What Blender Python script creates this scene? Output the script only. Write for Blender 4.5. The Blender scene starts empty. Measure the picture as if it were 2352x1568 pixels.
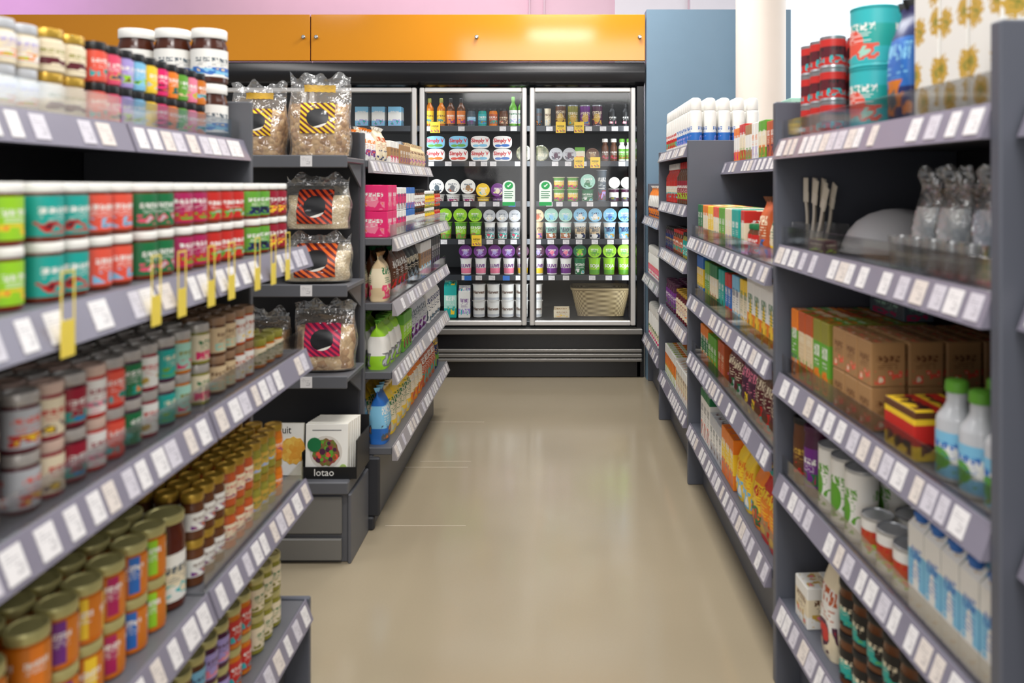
import bpy, math, random
from mathutils import Vector, Matrix
R = random.Random(11)
S = bpy.context.scene
COL = S.collection
PI = math.pi
F = 1800.0; CX = 1280.0; CY = 425.0; H = 1.29
def PX(px, Y): return (px - CX) * Y / F
def PZ(py, Y): return H - (py - CY) * Y / F

# ------------------------------------------------------------------ materials
def sr(c, k=1.0):
    f = lambda a: (a / 12.92 if a <= .04045 else ((a + .055) / 1.055) ** 2.4)
    return (min(1, f(c[0] / 255) * k), min(1, f(c[1] / 255) * k), min(1, f(c[2] / 255) * k), 1)
C = dict(white=(232, 230, 224), cream=(228, 214, 184), black=(18, 18, 20), grey=(120, 120, 122), lime=(150, 205, 40), teal=(25, 160, 150),
         coral=(225, 84, 64), green=(20, 110, 62), magenta=(170, 28, 88), red=(196, 40, 34), crimson=(150, 20, 45), orange=(230, 125, 30),
         yellow=(240, 200, 45), pink=(232, 125, 152), lilac=(165, 150, 210), purple=(110, 40, 130), blue=(40, 105, 185), sky=(125, 188, 220),
         navy=(25, 40, 95), brown=(95, 55, 30), beige=(215, 190, 150), kraft=(165, 125, 82), olive=(140, 135, 50), mint=(160, 208, 190),
         rust=(185, 85, 42), plum=(75, 30, 60), gold=(196, 158, 64), amber=(205, 115, 25), burgundy=(90, 22, 34), silver=(186, 188, 192),
         aqua=(50, 176, 180), leaf=(95, 160, 48), rose=(222, 75, 108), slate=(75, 88, 98), hot=(222, 28, 105))
MATS = {}
class G:
    def __init__(s, m): s.nt = m.node_tree; s.n = s.nt.nodes; s.l = s.nt.links
    def node(s, t, **k):
        n = s.n.new(t)
        for a, b in k.items(): setattr(n, a, b)
        return n
    def put(s, sock, v):
        if isinstance(v, bpy.types.NodeSocket): s.l.new(v, sock)
        else: sock.default_value = v
    def m(s, op, a, b=None):
        n = s.node('ShaderNodeMath', operation=op); s.put(n.inputs[0], a)
        if b is not None: s.put(n.inputs[1], b)
        return n.outputs[0]
    def mul(s, *a):
        o = a[0]
        for b in a[1:]: o = s.m('MULTIPLY', o, b)
        return o
    def rng(s, v, a, b): return s.mul(s.m('GREATER_THAN', v, a), s.m('LESS_THAN', v, b))
    def mix(s, f, a, b):
        n = s.node('ShaderNodeMix', data_type='RGBA')
        s.put(n.inputs[0], f); s.put(n.inputs[6], a); s.put(n.inputs[7], b)
        return n.outputs[2]
    def noise(s, x, y, z=0.):
        c = s.node('ShaderNodeCombineXYZ'); s.put(c.inputs[0], x); s.put(c.inputs[1], y); s.put(c.inputs[2], z)
        n = s.node('ShaderNodeTexNoise'); n.inputs['Scale'].default_value = 1; n.inputs['Detail'].default_value = 1
        s.l.new(c.outputs[0], n.inputs['Vector']); return n.outputs[0]
    def cell(s, x, y):
        c = s.node('ShaderNodeCombineXYZ'); s.put(c.inputs[0], x); s.put(c.inputs[1], y)
        n = s.node('ShaderNodeTexWhiteNoise', noise_dimensions='2D'); s.l.new(c.outputs[0], n.inputs['Vector']); return n.outputs['Value']
def newmat(key):
    m = bpy.data.materials.new(key); m.use_nodes = True; MATS[key] = m
    g = G(m); return m, g, g.n['Principled BSDF']
def mat(key, c, rough=.5, metal=0., var=.07, scale=9., emit=0., bump=0., spec=.5):
    if key in MATS: return MATS[key]
    m, g, b = newmat(key)
    tc = g.node('ShaderNodeTexCoord'); nz = g.node('ShaderNodeTexNoise'); nz.inputs['Scale'].default_value = scale
    g.l.new(tc.outputs['Object'], nz.inputs['Vector'])
    col = g.mix(nz.outputs[0], sr(c, 1 - var), sr(c, 1 + var))
    g.l.new(col, b.inputs['Base Color'])
    b.inputs['Roughness'].default_value = rough; b.inputs['Metallic'].default_value = metal
    b.inputs['Specular IOR Level'].default_value = spec
    if emit:
        g.l.new(col, b.inputs['Emission Color']); b.inputs['Emission Strength'].default_value = emit
    if bump:
        bp = g.node('ShaderNodeBump'); bp.inputs['Strength'].default_value = bump
        g.l.new(nz.outputs[0], bp.inputs['Height']); g.l.new(bp.outputs[0], b.inputs['Normal'])
    return m
def cm(name, **k): return mat('paint_' + name + ''.join('%s%s' % q for q in k.items()), C[name], **k)
def clear(key, gl=.1, tint=(1, 1, 1, 1), bump=0., milk=0.):
    if key in MATS: return MATS[key]
    m, g, b = newmat(key); g.n.remove(b)
    out = g.n['Material Output']
    t = g.node('ShaderNodeBsdfTransparent'); t.inputs[0].default_value = tint
    q = g.node('ShaderNodeBsdfGlossy'); q.inputs['Roughness'].default_value = .06 if not bump else .16
    lw = g.node('ShaderNodeLayerWeight'); lw.inputs[0].default_value = .25
    fac = g.m('ADD', g.m('MULTIPLY', lw.outputs['Fresnel'], .6), gl)
    fac = g.m('MINIMUM', fac, .6)
    if bump:
        nz = g.node('ShaderNodeTexNoise'); nz.inputs['Scale'].default_value = 28
        tc = g.node('ShaderNodeTexCoord'); g.l.new(tc.outputs['Object'], nz.inputs['Vector'])
        bp = g.node('ShaderNodeBump'); bp.inputs['Strength'].default_value = bump; bp.inputs['Distance'].default_value = .02
        g.l.new(nz.outputs[0], bp.inputs['Height']); g.l.new(bp.outputs[0], q.inputs['Normal'])
    mx = g.node('ShaderNodeMixShader'); g.l.new(fac, mx.inputs[0]); g.l.new(t.outputs[0], mx.inputs[1]); g.l.new(q.outputs[0], mx.inputs[2])
    res = mx.outputs[0]
    if milk:
        df = g.node('ShaderNodeBsdfDiffuse'); df.inputs[0].default_value = (.9, .9, .88, 1)
        m2 = g.node('ShaderNodeMixShader'); m2.inputs[0].default_value = milk; g.l.new(res, m2.inputs[1]); g.l.new(df.outputs[0], m2.inputs[2]); res = m2.outputs[0]
    g.l.new(res, out.inputs[0])
    return m
PC = [0]
PALK = list(C)
def printm(base, ink='white', panel=None, accent=None, rows=6, cols=5, rep=1, pv=(.3, .72), rough=.42, band=None, strip=None):
    key = 'print_%s_%s_%s_%s_%d_%d_%d_%s_%s_%s' % (base, ink, panel, accent, rows, cols, rep, pv, band, strip)
    if key in MATS: return MATS[key]
    PC[0] += 1; seed = PC[0] * 3.1; rr = random.Random(PC[0])
    m, g, b = newmat(key)
    uv = g.node('ShaderNodeUVMap'); sp = g.node('ShaderNodeSeparateXYZ'); g.l.new(uv.outputs[0], sp.inputs[0])
    u = sp.outputs[0]; v = sp.outputs[1]
    if rep > 1: u = g.m('FRACT', g.m('MULTIPLY', u, rep))
    col = sr(C[base])
    if strip: col = g.mix(g.rng(u, .3, .7), col, sr(C[strip]))
    if panel: col = g.mix(g.rng(v, *pv), col, sr(C[panel]))
    if band: col = g.mix(g.m('GREATER_THAN', v, .84), col, sr(C[band]))
    if ink and not strip:            # a printed picture low on the label
        pc = accent or rr.choice(PALK)
        pn = g.noise(g.m('MULTIPLY', u, 5), g.m('MULTIPLY', v, 5), seed)
        col = g.mix(g.mul(g.m('GREATER_THAN', pn, .5), g.rng(v, .06, .36), g.rng(u, .1, .9)), col, sr(C[pc]))
        col = g.mix(g.mul(g.m('GREATER_THAN', pn, .6), g.rng(v, .1, .32), g.rng(u, .2, .85)), col, sr(C[rr.choice(PALK)]))
    if accent:
        du = g.m('SUBTRACT', u, .5); dv = g.m('SUBTRACT', v, .4)
        col = g.mix(g.m('LESS_THAN', g.m('ADD', g.mul(du, du), g.mul(dv, dv, .7)), .04), col, sr(C[accent]))
    if ink:
        t0 = rr.uniform(.52, .64); nch = rr.choice((6, 7, 8, 9))
        fc = g.m('FRACT', g.m('MULTIPLY', u, nch))
        gl = g.noise(g.m('MULTIPLY', u, nch * 2.6), g.m('MULTIPLY', v, 20), seed + 5)
        title = g.mul(g.rng(v, t0, t0 + .15), g.rng(u, .15, .85), g.m('GREATER_THAN', fc, .2), g.m('GREATER_THAN', gl, .45))
        row = g.m('FLOOR', g.m('MULTIPLY', v, 22)); fr = g.m('FRACT', g.m('MULTIPLY', v, 22))
        wn = g.cell(g.m('FLOOR', g.m('MULTIPLY', u, 13)), g.m('ADD', row, seed))
        small = g.mul(g.rng(v, .38, t0 - .03), g.rng(u, .2, .8), g.m('LESS_THAN', fr, .45), g.m('GREATER_THAN', wn, .4))
        col = g.mix(g.m('MAXIMUM', title, g.m('MULTIPLY', small, .75)), col, sr(C[ink]))
    g.put(b.inputs['Base Color'], col); b.inputs['Roughness'].default_value = rough
    return m
def tagm(key, c):
    if key in MATS: return MATS[key]
    m, g, b = newmat(key)
    uv = g.node('ShaderNodeUVMap'); sp = g.node('ShaderNodeSeparateXYZ'); g.l.new(uv.outputs[0], sp.inputs[0]); u, v = sp.outputs[0], sp.outputs[1]
    big = g.mul(g.rng(v, .2, .5), g.rng(u, .5, .88), g.m('GREATER_THAN', g.noise(g.m('MULTIPLY', u, 18), g.m('MULTIPLY', v, 7)), .5))
    row = g.m('FLOOR', g.m('MULTIPLY', v, 9)); fr = g.m('FRACT', g.m('MULTIPLY', v, 9))
    sm = g.mul(g.rng(v, .55, .9), g.rng(u, .1, .8), g.m('LESS_THAN', fr, .4), g.m('GREATER_THAN', g.cell(g.m('FLOOR', g.m('MULTIPLY', u, 10)), row), .4))
    g.l.new(g.mix(g.m('MULTIPLY', g.m('MAXIMUM', big, sm), .42), sr(c), sr((90, 88, 100))), b.inputs['Base Color']); b.inputs['Roughness'].default_value = .35
    return m
def stripem(c1, c2, disc=True):
    key = 'stripes_%s_%s_%s' % (c1, c2, disc)
    if key in MATS: return MATS[key]
    m, g, b = newmat(key)
    uv = g.node('ShaderNodeUVMap'); sp = g.node('ShaderNodeSeparateXYZ'); g.l.new(uv.outputs[0], sp.inputs[0])
    u, v = sp.outputs[0], sp.outputs[1]
    f = g.m('FRACT', g.m('MULTIPLY', g.m('ADD', u, g.m('MULTIPLY', v, 1.1)), 5.2))
    col = g.mix(g.m('GREATER_THAN', f, .5), sr(c1), sr(c2))
    if disc:
        du = g.m('SUBTRACT', u, .5); dv = g.m('SUBTRACT', v, .5)
        ds = g.m('ADD', g.mul(du, du), g.mul(dv, dv))
        inn = g.m('LESS_THAN', ds, .1)
        low = g.m('LESS_THAN', v, g.m('SUBTRACT', g.m('MULTIPLY', u, .35), -.07))
        col = g.mix(inn, col, g.mix(low, sr((20, 20, 24)), sr((235, 230, 220))))
    g.l.new(col, b.inputs['Base Color']); b.inputs['Roughness'].default_value = .45
    return m
def lumpm(key, c1, c2, scale=60, bump=.8):
    if key in MATS: return MATS[key]
    m, g, b = newmat(key)
    tc = g.node('ShaderNodeTexCoord'); vo = g.node('ShaderNodeTexVoronoi'); vo.inputs['Scale'].default_value = scale
    g.l.new(tc.outputs['Object'], vo.inputs['Vector'])
    bw = g.node('ShaderNodeSeparateColor'); g.l.new(vo.outputs['Color'], bw.inputs[0])
    g.l.new(g.mix(bw.outputs[0], sr(c1), sr(c2)), b.inputs['Base Color'])
    bp = g.node('ShaderNodeBump'); bp.inputs['Strength'].default_value = bump; bp.inputs['Distance'].default_value = .01; bp.invert = True
    g.l.new(vo.outputs['Distance'], bp.inputs['Height']); g.l.new(bp.outputs[0], b.inputs['Normal'])
    b.inputs['Roughness'].default_value = .6
    return m
def flowerm(key, base, f1, f2, su=1.5, sv=4.):
    if key in MATS: return MATS[key]
    m, g, b = newmat(key)
    uv = g.node('ShaderNodeUVMap'); vo = g.node('ShaderNodeTexVoronoi', voronoi_dimensions='2D'); vo.inputs['Scale'].default_value = 1; vo.inputs['Randomness'].default_value = .6
    sp = g.node('ShaderNodeSeparateXYZ'); g.l.new(uv.outputs[0], sp.inputs[0])
    x = g.m('MULTIPLY', sp.outputs[0], su); y = g.m('MULTIPLY', sp.outputs[1], sv)
    cb = g.node('ShaderNodeCombineXYZ'); g.put(cb.inputs[0], x); g.put(cb.inputs[1], y); g.l.new(cb.outputs[0], vo.inputs['Vector'])
    wob = g.m('MULTIPLY', g.m('SUBTRACT', g.noise(g.m('MULTIPLY', x, 9), g.m('MULTIPLY', y, 9)), .5), .55)
    dd = g.m('ADD', vo.outputs['Distance'], wob)
    col = g.mix(g.m('LESS_THAN', dd, .34), sr(C[base]), sr(C[f1])); col = g.mix(g.m('LESS_THAN', dd, .12), col, sr(C[f2]))
    g.l.new(col, b.inputs['Base Color']); b.inputs['Roughness'].default_value = .45
    return m

# ------------------------------------------------------------------ mesh builder
class MB:
    def __init__(s): s.v = []; s.f = []; s.uv = []
    def convex(s, vs, fs):
        o = len(s.v); vs = [Vector(p) for p in vs]
        c = sum(vs, Vector()) / len(vs)
        lo = [min(p[i] for p in vs) for i in range(3)]; sz = [max(1e-6, max(p[i] for p in vs) - lo[i]) for i in range(3)]
        for f in fs:
            p = [vs[i] for i in f]; n = Vector((0, 0, 0))
            for i in range(len(p)): n += p[i].cross(p[(i + 1) % len(p)])
            fc = sum(p, Vector()) / len(p)
            f = list(f)
            if n.dot(fc - c) < 0: f.reverse(); n = -n
            a = max(range(3), key=lambda i: abs(n[i])); ax = ((1, 2), (0, 2), (0, 1))[a]
            flip = (a == 0 and n[0] < 0) or (a == 1 and n[1] > 0)
            us = []
            for i in f:
                uu = (vs[i][ax[0]] - lo[ax[0]]) / sz[ax[0]]; vv = (vs[i][ax[1]] - lo[ax[1]]) / sz[ax[1]]
                us.append((1 - uu if flip else uu, vv))
            s.f.append([o + i for i in f]); s.uv.append(us)
        s.v += [tuple(p) for p in vs]
        return s
    def box(s, x0, x1, y0, y1, z0, z1):
        x0, x1 = min(x0, x1), max(x0, x1)
        vs = [(x, y, z) for x in (x0, x1) for y in (y0, y1) for z in (z0, z1)]
        return s.convex(vs, [(0, 1, 3, 2), (4, 5, 7, 6), (0, 1, 5, 4), (2, 3, 7, 6), (0, 2, 6, 4), (1, 3, 7, 5)])
    def cbox(s, x0, x1, y0, y1, z0, z1, c=.002):
        x0, x1 = min(x0, x1), max(x0, x1)
        m = ((x0 + x1) / 2, (y0 + y1) / 2, (z0 + z1) / 2); h = ((x1 - x0) / 2, (y1 - y0) / 2, (z1 - z0) / 2)
        c = min(c, min(h) * .8); vs = []; ix = {}
        for a in (-1, 1):
            for b in (-1, 1):
                for d in (-1, 1):
                    for k in range(3):
                        e = [h[0] - c, h[1] - c, h[2] - c]; e[k] = h[k]
                        ix[(a, b, d, k)] = len(vs); vs.append((m[0] + a * e[0], m[1] + b * e[1], m[2] + d * e[2]))
        fs = []; P = (-1, 1)
        for q in P:
            fs.append([ix[(q, b, d, 0)] for b, d in ((-1, -1), (-1, 1), (1, 1), (1, -1))])
            fs.append([ix[(b, q, d, 1)] for b, d in ((-1, -1), (-1, 1), (1, 1), (1, -1))])
            fs.append([ix[(b, d, q, 2)] for b, d in ((-1, -1), (-1, 1), (1, 1), (1, -1))])
        for a in P:
            for b in P:
                fs.append([ix[(a, b, -1, 0)], ix[(a, b, 1, 0)], ix[(a, b, 1, 1)], ix[(a, b, -1, 1)]])
                fs.append([ix[(a, -1, b, 0)], ix[(a, 1, b, 0)], ix[(a, 1, b, 2)], ix[(a, -1, b, 2)]])
                fs.append([ix[(-1, a, b, 1)], ix[(1, a, b, 1)], ix[(1, a, b, 2)], ix[(-1, a, b, 2)]])
                for d in P: fs.append([ix[(a, b, d, 0)], ix[(a, b, d, 1)], ix[(a, b, d, 2)]])
        return s.convex(vs, fs)
    def prism(s, prof, y0, y1):           # profile of (x, z)
        n = len(prof); vs = [(x, y0, z) for x, z in prof] + [(x, y1, z) for x, z in prof]
        fs = [list(range(n)), list(range(n, 2 * n))] + [[i, (i + 1) % n, n + (i + 1) % n, n + i] for i in range(n)]
        return s.convex(vs, fs)
    def xprism(s, prof, x0, x1):          # profile of (y, z)
        n = len(prof); vs = [(x0, y, z) for y, z in prof] + [(x1, y, z) for y, z in prof]
        fs = [list(range(n)), list(range(n, 2 * n))] + [[i, (i + 1) % n, n + (i + 1) % n, n + i] for i in range(n)]
        return s.convex(vs, fs)
    def loft(s, rings, vs=None, cap0=True, cap1=True):
        n = len(rings[0]); m = len(rings); o = len(s.v)
        for r in rings: s.v += [tuple(p) for p in r]
        if vs is None: vs = [j / (m - 1) for j in range(m)]
        for j in range(m - 1):
            for i in range(n):
                i2 = (i + 1) % n
                s.f.append([o + j * n + i, o + j * n + i2, o + (j + 1) * n + i2, o + (j + 1) * n + i])
                s.uv.append([(i / n, vs[j]), ((i + 1) / n, vs[j]), ((i + 1) / n, vs[j + 1]), (i / n, vs[j + 1])])
        if cap0: s.f.append([o + i for i in reversed(range(n))]); s.uv.append([(.5 + .5 * math.cos(2 * PI * i / n), .5 + .5 * math.sin(2 * PI * i / n)) for i in reversed(range(n))])
        if cap1: s.f.append([o + (m - 1) * n + i for i in range(n)]); s.uv.append([(.5 + .5 * math.cos(2 * PI * i / n), .5 + .5 * math.sin(2 * PI * i / n)) for i in range(n)])
        return s
    def lathe(s, prof, n=18, cx=0, cy=0, cap0=True, cap1=True):     # the front (-y) falls at u = .25
        z0 = prof[0][1]; z1 = prof[-1][1]; zr = (z1 - z0) or 1
        rings = [[(cx + r * math.cos(2 * PI * i / n + PI), cy + r * math.sin(2 * PI * i / n + PI), z) for i in range(n)] for r, z in prof]
        s.loft(rings, [(z - z0) / zr for r, z in prof], cap0, cap1)
        if cap1: s.uv[-1] = [(.5 + .5 * math.cos(2 * PI * i / n + PI), .5 + .5 * math.sin(2 * PI * i / n + PI)) for i in range(n)]
        return s
    def grid(s, fn, nu, nv):
        o = len(s.v)
        for j in range(nv + 1):
            for i in range(nu + 1): s.v.append(tuple(fn(i / nu, j / nv)))
        for j in range(nv):
            for i in range(nu):
                a = o + j * (nu + 1) + i
                s.f.append([a, a + 1, a + nu + 2, a + nu + 1])
                s.uv.append([(i / nu, j / nv), ((i + 1) / nu, j / nv), ((i + 1) / nu, (j + 1) / nv), (i / nu, (j + 1) / nv)])
        return s
    def tube(s, pts, r, n=8):
        rings = []
        for k, p in enumerate(pts):
            p = Vector(p); a = Vector(pts[max(0, k - 1)]); b = Vector(pts[min(len(pts) - 1, k + 1)])
            t = (b - a).normalized(); up = Vector((0, 0, 1)) if abs(t.z) < .9 else Vector((1, 0, 0))
            e = t.cross(up).normalized(); f2 = e.cross(t)
            rings.append([p + r * (e * math.cos(-2 * PI * i / n) + f2 * math.sin(-2 * PI * i / n)) for i in range(n)])
        return s.loft(rings)
    def mesh(s, name, m, ang=35):
        me = bpy.data.meshes.new(name); me.from_pydata(s.v, [], s.f)
        uvl = me.uv_layers.new(name='UVMap')
        flat = [c for f in s.uv for p in f for c in p]
        uvl.data.foreach_set('uv', flat)
        me.materials.append(m)
        me.polygons.foreach_set('use_smooth', [True] * len(me.polygons))
        me.set_sharp_from_angle(angle=math.radians(ang))
        me.update(); return me
def text_mesh(txt, size, m, bend=None, y=0., z=0., ext=.0004, bold=0., sx=1.):
    cu = bpy.data.curves.new('lettering', 'FONT'); cu.body = txt; cu.size = size; cu.align_x = 'CENTER'; cu.align_y = 'CENTER'; cu.extrude = ext; cu.resolution_u = 2; cu.offset = bold
    o = bpy.data.objects.new('lettering', cu); COL.objects.link(o)
    dg = bpy.context.evaluated_depsgraph_get(); me = bpy.data.meshes.new_from_object(o.evaluated_get(dg))
    bpy.data.objects.remove(o); bpy.data.curves.remove(cu)
    me.transform(Matrix.Rotation(PI / 2, 4, 'X'))
    for v in me.vertices:
        x, yy, zz = v.co; x *= sx
        if bend: v.co = ((bend - yy) * math.sin(x / bend), -(bend - yy) * math.cos(x / bend), zz + z)
        else: v.co = (x, yy + y, zz + z)
    me.materials.clear(); me.materials.append(m); me.name = 'lettering'
    return me

# ------------------------------------------------------------------ things
def mk(name, me, parent=None, loc=None):
    o = bpy.data.objects.new(name, me); COL.objects.link(o)
    if parent: o.parent = parent
    if loc: o.location = loc
    return o
SEEN = {}
def tag(o, label, cat, group=None):
    n = len(label.replace(',', '').split())
    if n > 16 or n < 4: print('LABEL LENGTH', n, label)
    if label in SEEN: print('DUP LABEL', label)
    SEEN[label] = 1
    o['label'] = label; o['category'] = cat
    if group: o['group'] = group
    return o
def struct(name, mb, m, parent=None):
    o = mk(name, mb.mesh(name, m), parent); o['kind'] = 'structure'; return o
class P:      # product prototype: parts share their meshes between copies
    def __init__(s, cat, parts, w, d, h, jit=.02): s.cat = cat; s.parts = parts; s.w = w; s.d = d; s.h = h; s.jit = jit
def place(p, loc, rz, label, group=None, rx=0., ry=0.):
    root = None; objs = []
    for name, me, par in p.parts:
        o = bpy.data.objects.new(name, me); COL.objects.link(o)
        if root is None:
            root = o; o.location = loc; o.rotation_euler = (rx, ry, rz)
        else: o.parent = objs[par]
        objs.append(o)
    tag(root, label, p.cat, group)
    return root

def jar(name, r, h, lid, content, label, lz=(.14, .7), lidh=.014, lidr=None, n=18, shoulder=.78):
    lr = lidr or r * .92; hs = h - lidh
    b = MB().lathe([(r * .86, 0), (r, r * .12), (r, hs * shoulder), (r * .97, hs * (shoulder + .06)), (lr * .93, hs * .95), (lr * .93, hs)], n)
    l = MB().lathe([(r + .0006, h * lz[0]), (r + .0006, h * lz[1])], n, cap0=False, cap1=False)
    c = MB().lathe([(lr, hs - .001), (lr * 1.02, hs + .001), (lr * 1.02, h - .003), (lr * .97, h), (lr * .8, h), (lr * .76, h - .0018), (.001, h - .0018)], n)
    return P('jar', [(name, b.mesh(name, content), None), ('label', l.mesh('label', label), 0), ('lid', c.mesh('lid', lid), 0)], 2 * max(r, lr) + .003, 2 * max(r, lr) + .003, h, .3)
def bottle(name, r, h, body, label, cap, sh=.62, nr=.4, caph=.16, cr=None, n=18, lz=(.1, .55)):
    cr = cr or r * nr * 1.1; hc = h * (1 - caph)
    b = MB().lathe([(r * .85, 0), (r, r * .15), (r, h * sh), (r * .93, h * (sh + .04)), (r * .62, h * (sh + .12)), (r * nr, min(hc * .97, h * (sh + .18))), (r * nr, hc)], n)
    l = MB().lathe([(r + .0006, h * lz[0]), (r + .0006, h * lz[1])], n, cap0=False, cap1=False)
    c = MB().lathe([(cr, hc), (cr * 1.03, hc + .002), (cr * .98, h * .985 - .001), (cr * .8, h * .995), (cr * .4, h)], n)
    return P('bottle', [(name, b.mesh(name, body), None), ('label', l.mesh('label', label), 0), ('cap', c.mesh('cap', cap), 0)], 2 * r + .004, 2 * r + .004, h, .3)
def roundbottle(name, r, h, body, label, cap, n=20):    # straight bottle with a wide rounded cap
    hc = h * .74
    b = MB().lathe([(r * .85, 0), (r, r * .2), (r, hc * .93), (r * .95, hc * .97), (r * .88, hc)], n)
    l = MB().lathe([(r + .0006, h * .06), (r + .0006, h * .5)], n, cap0=False, cap1=False)
    c = MB().lathe([(r * .9, hc + .001), (r * .92, hc + .003), (r * .9, h * .93), (r * .78, h * .975), (r * .5, h * .995), (r * .1, h)], n)
    return P('bottle', [(name, b.mesh(name, body), None), ('label', l.mesh('label', label), 0), ('cap', c.mesh('cap', cap), 0)], 2 * r + .004, 2 * r + .004, h, .3)
def cup(name, rt, rb, h, body, lid, letter=None, n=22, lm=None, ls=.03, cat='cup'):
    b = MB().lathe([(rb * .92, 0), (rb, .003), (rb * .35 + rt * .65 - .003, h * .72), (rt - .003, h - .006), (rt, h - .005), (rt, h - .002), (rt - .004, h - .002)], n)
    l = MB().lathe([(rt + .0012, h - .004), (rt + .0016, h - .001), (rt, h), (rt - .005, h), (rt - .007, h - .0015), (.001, h - .0015)], n)
    ld = MB().lathe([(rt - .0075, h - .0017), (rt - .0076, h - .0013)], n, cap0=False)
    parts = [(name, b.mesh(name, body), None), ('lid', l.mesh('lid', lid), 0)]
    parts.append(('lid_print', ld.mesh('lid_print', lid), 0))
    if letter:
        parts.append(('lettering', text_mesh(letter, ls, lm or cm('black'), bend=(rb * .5 + rt * .5) + .0012, z=h * .52, bold=.0008), 0))
    return P(cat, parts, 2 * rt + .004, 2 * rt + .004, h, .12)
def can(name, r, h, label, metal, n=20):
    b = MB().lathe([(r * .96, 0), (r, .002), (r, .004), (r * .975, .006), (r * .975, h - .006), (r, h - .004), (r, h - .001), (r * .95, h), (r * .92, h - .003), (.001, h - .003)], n)
    l = MB().lathe([(r * .985, .008), (r * .985, h - .008)], n, cap0=False, cap1=False)
    return P('can', [(name, b.mesh(name, metal), None), ('label', l.mesh('label', label), 0)], 2 * r + .003, 2 * r + .003, h, .3)
def carton(name, w, d, h, body, panel=None, flap=None, c=.0018, cat='carton'):
    b = MB().cbox(-w / 2, w / 2, -d / 2, d / 2, 0, h - .001, c)
    parts = [(name, b.mesh(name, body), None)]
    if panel:
        parts.append(('front_panel', MB().cbox(-w * .4, w * .4, -d / 2 - .0008, -d / 2 + .001, h * .12, h * .8, .0004).mesh('front_panel', panel), 0))
    f = MB().cbox(-w / 2 + .002, w / 2 - .002, -d * .02, d / 2 - .002, h - .002, h, .0005)
    parts.append(('top_flap', f.mesh('top_flap', flap or body), 0))
    return P(cat, parts, w + .003, d + .004, h, .02)
def gable(name, w, d, h, body, cap):
    hb = h * .8
    b = MB().convex([(x * w / 2, y * d / 2, z) for z in (0, hb) for x, y in ((-1, -1), (1, -1), (1, 1), (-1, 1))] , [(0, 1, 2, 3), (4, 5, 6, 7), (0, 1, 5, 4), (1, 2, 6, 5), (2, 3, 7, 6), (3, 0, 4, 7)])
    t = MB().convex([(-w / 2, -d / 2, hb), (w / 2, -d / 2, hb), (w / 2, d / 2, hb), (-w / 2, d / 2, hb), (-w / 2, -.002, h * .95), (w / 2, -.002, h * .95), (w / 2, .002, h * .95), (-w / 2, .002, h * .95)],
                    [(0, 1, 2, 3), (4, 5, 6, 7), (0, 1, 5, 4), (1, 2, 6, 5), (2, 3, 7, 6), (3, 0, 4, 7)])
    t.box(-w / 2, w / 2, -.002, .002, h * .95, h)
    k = MB().lathe([(.012, 0), (.012, .014), (.010, .016)], 12)
    k.v = [(x, -d * .27 + y - .3 * z, hb + (h * .15) * .46 + z) for x, y, z in k.v]
    return P('carton', [(name, b.mesh(name, body), None), ('gable_top', t.mesh('gable_top', body), 0), ('cap', k.mesh('cap', cap), 0)], w + .004, d + .004, h, .02)
def bagshape(w, d, h, seed, e=3.4, crum=.004, topv=.92, pw=4.):
    rr = random.Random(seed); ph = [rr.uniform(0, 6.28) for _ in range(6)]
    def dep(v):
        if v > .25: return max(.0022, d / 2 * (1 - ((v - .25) / (topv - .25)) ** pw)) if v < topv else .0022
        return d / 2 * (1 - .12 * ((.25 - v) / .25) ** 2)
    def wid(v): return w / 2 * (.97 + .03 * math.sin(PI * min(1, v / topv)))
    def sgn(a, p): return math.copysign(abs(a) ** p, a)
    def pt(th, v):
        c, s_ = math.cos(th), math.sin(th)
        k = crum * (1 if v > .02 else 0)
        return (wid(v) * sgn(c, 2 / e) + k * .6 * math.sin(9 * v + ph[0] + 2 * th), dep(v) * sgn(s_, 2 / e) + k * (math.sin(13 * v + ph[1] + 5 * c) * .5 + .5 * math.sin(21 * v + 9 * c + ph[2])) * (0.35 if v > topv else 1),
                v * h * topv if v < 1 else h * topv)
    def front(x, v):
        q = min(.999, abs(x) / wid(v)); yy = -dep(v) * (1 - q ** e) ** (1 / e)
        c = math.copysign(q ** (e / 2), x)
        return (x, yy + crum * (math.sin(13 * v + ph[1] + 5 * c) * .5 + .5 * math.sin(21 * v + 9 * c + ph[2])) - .0022, v * h * topv)
    return pt, front, wid
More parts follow.
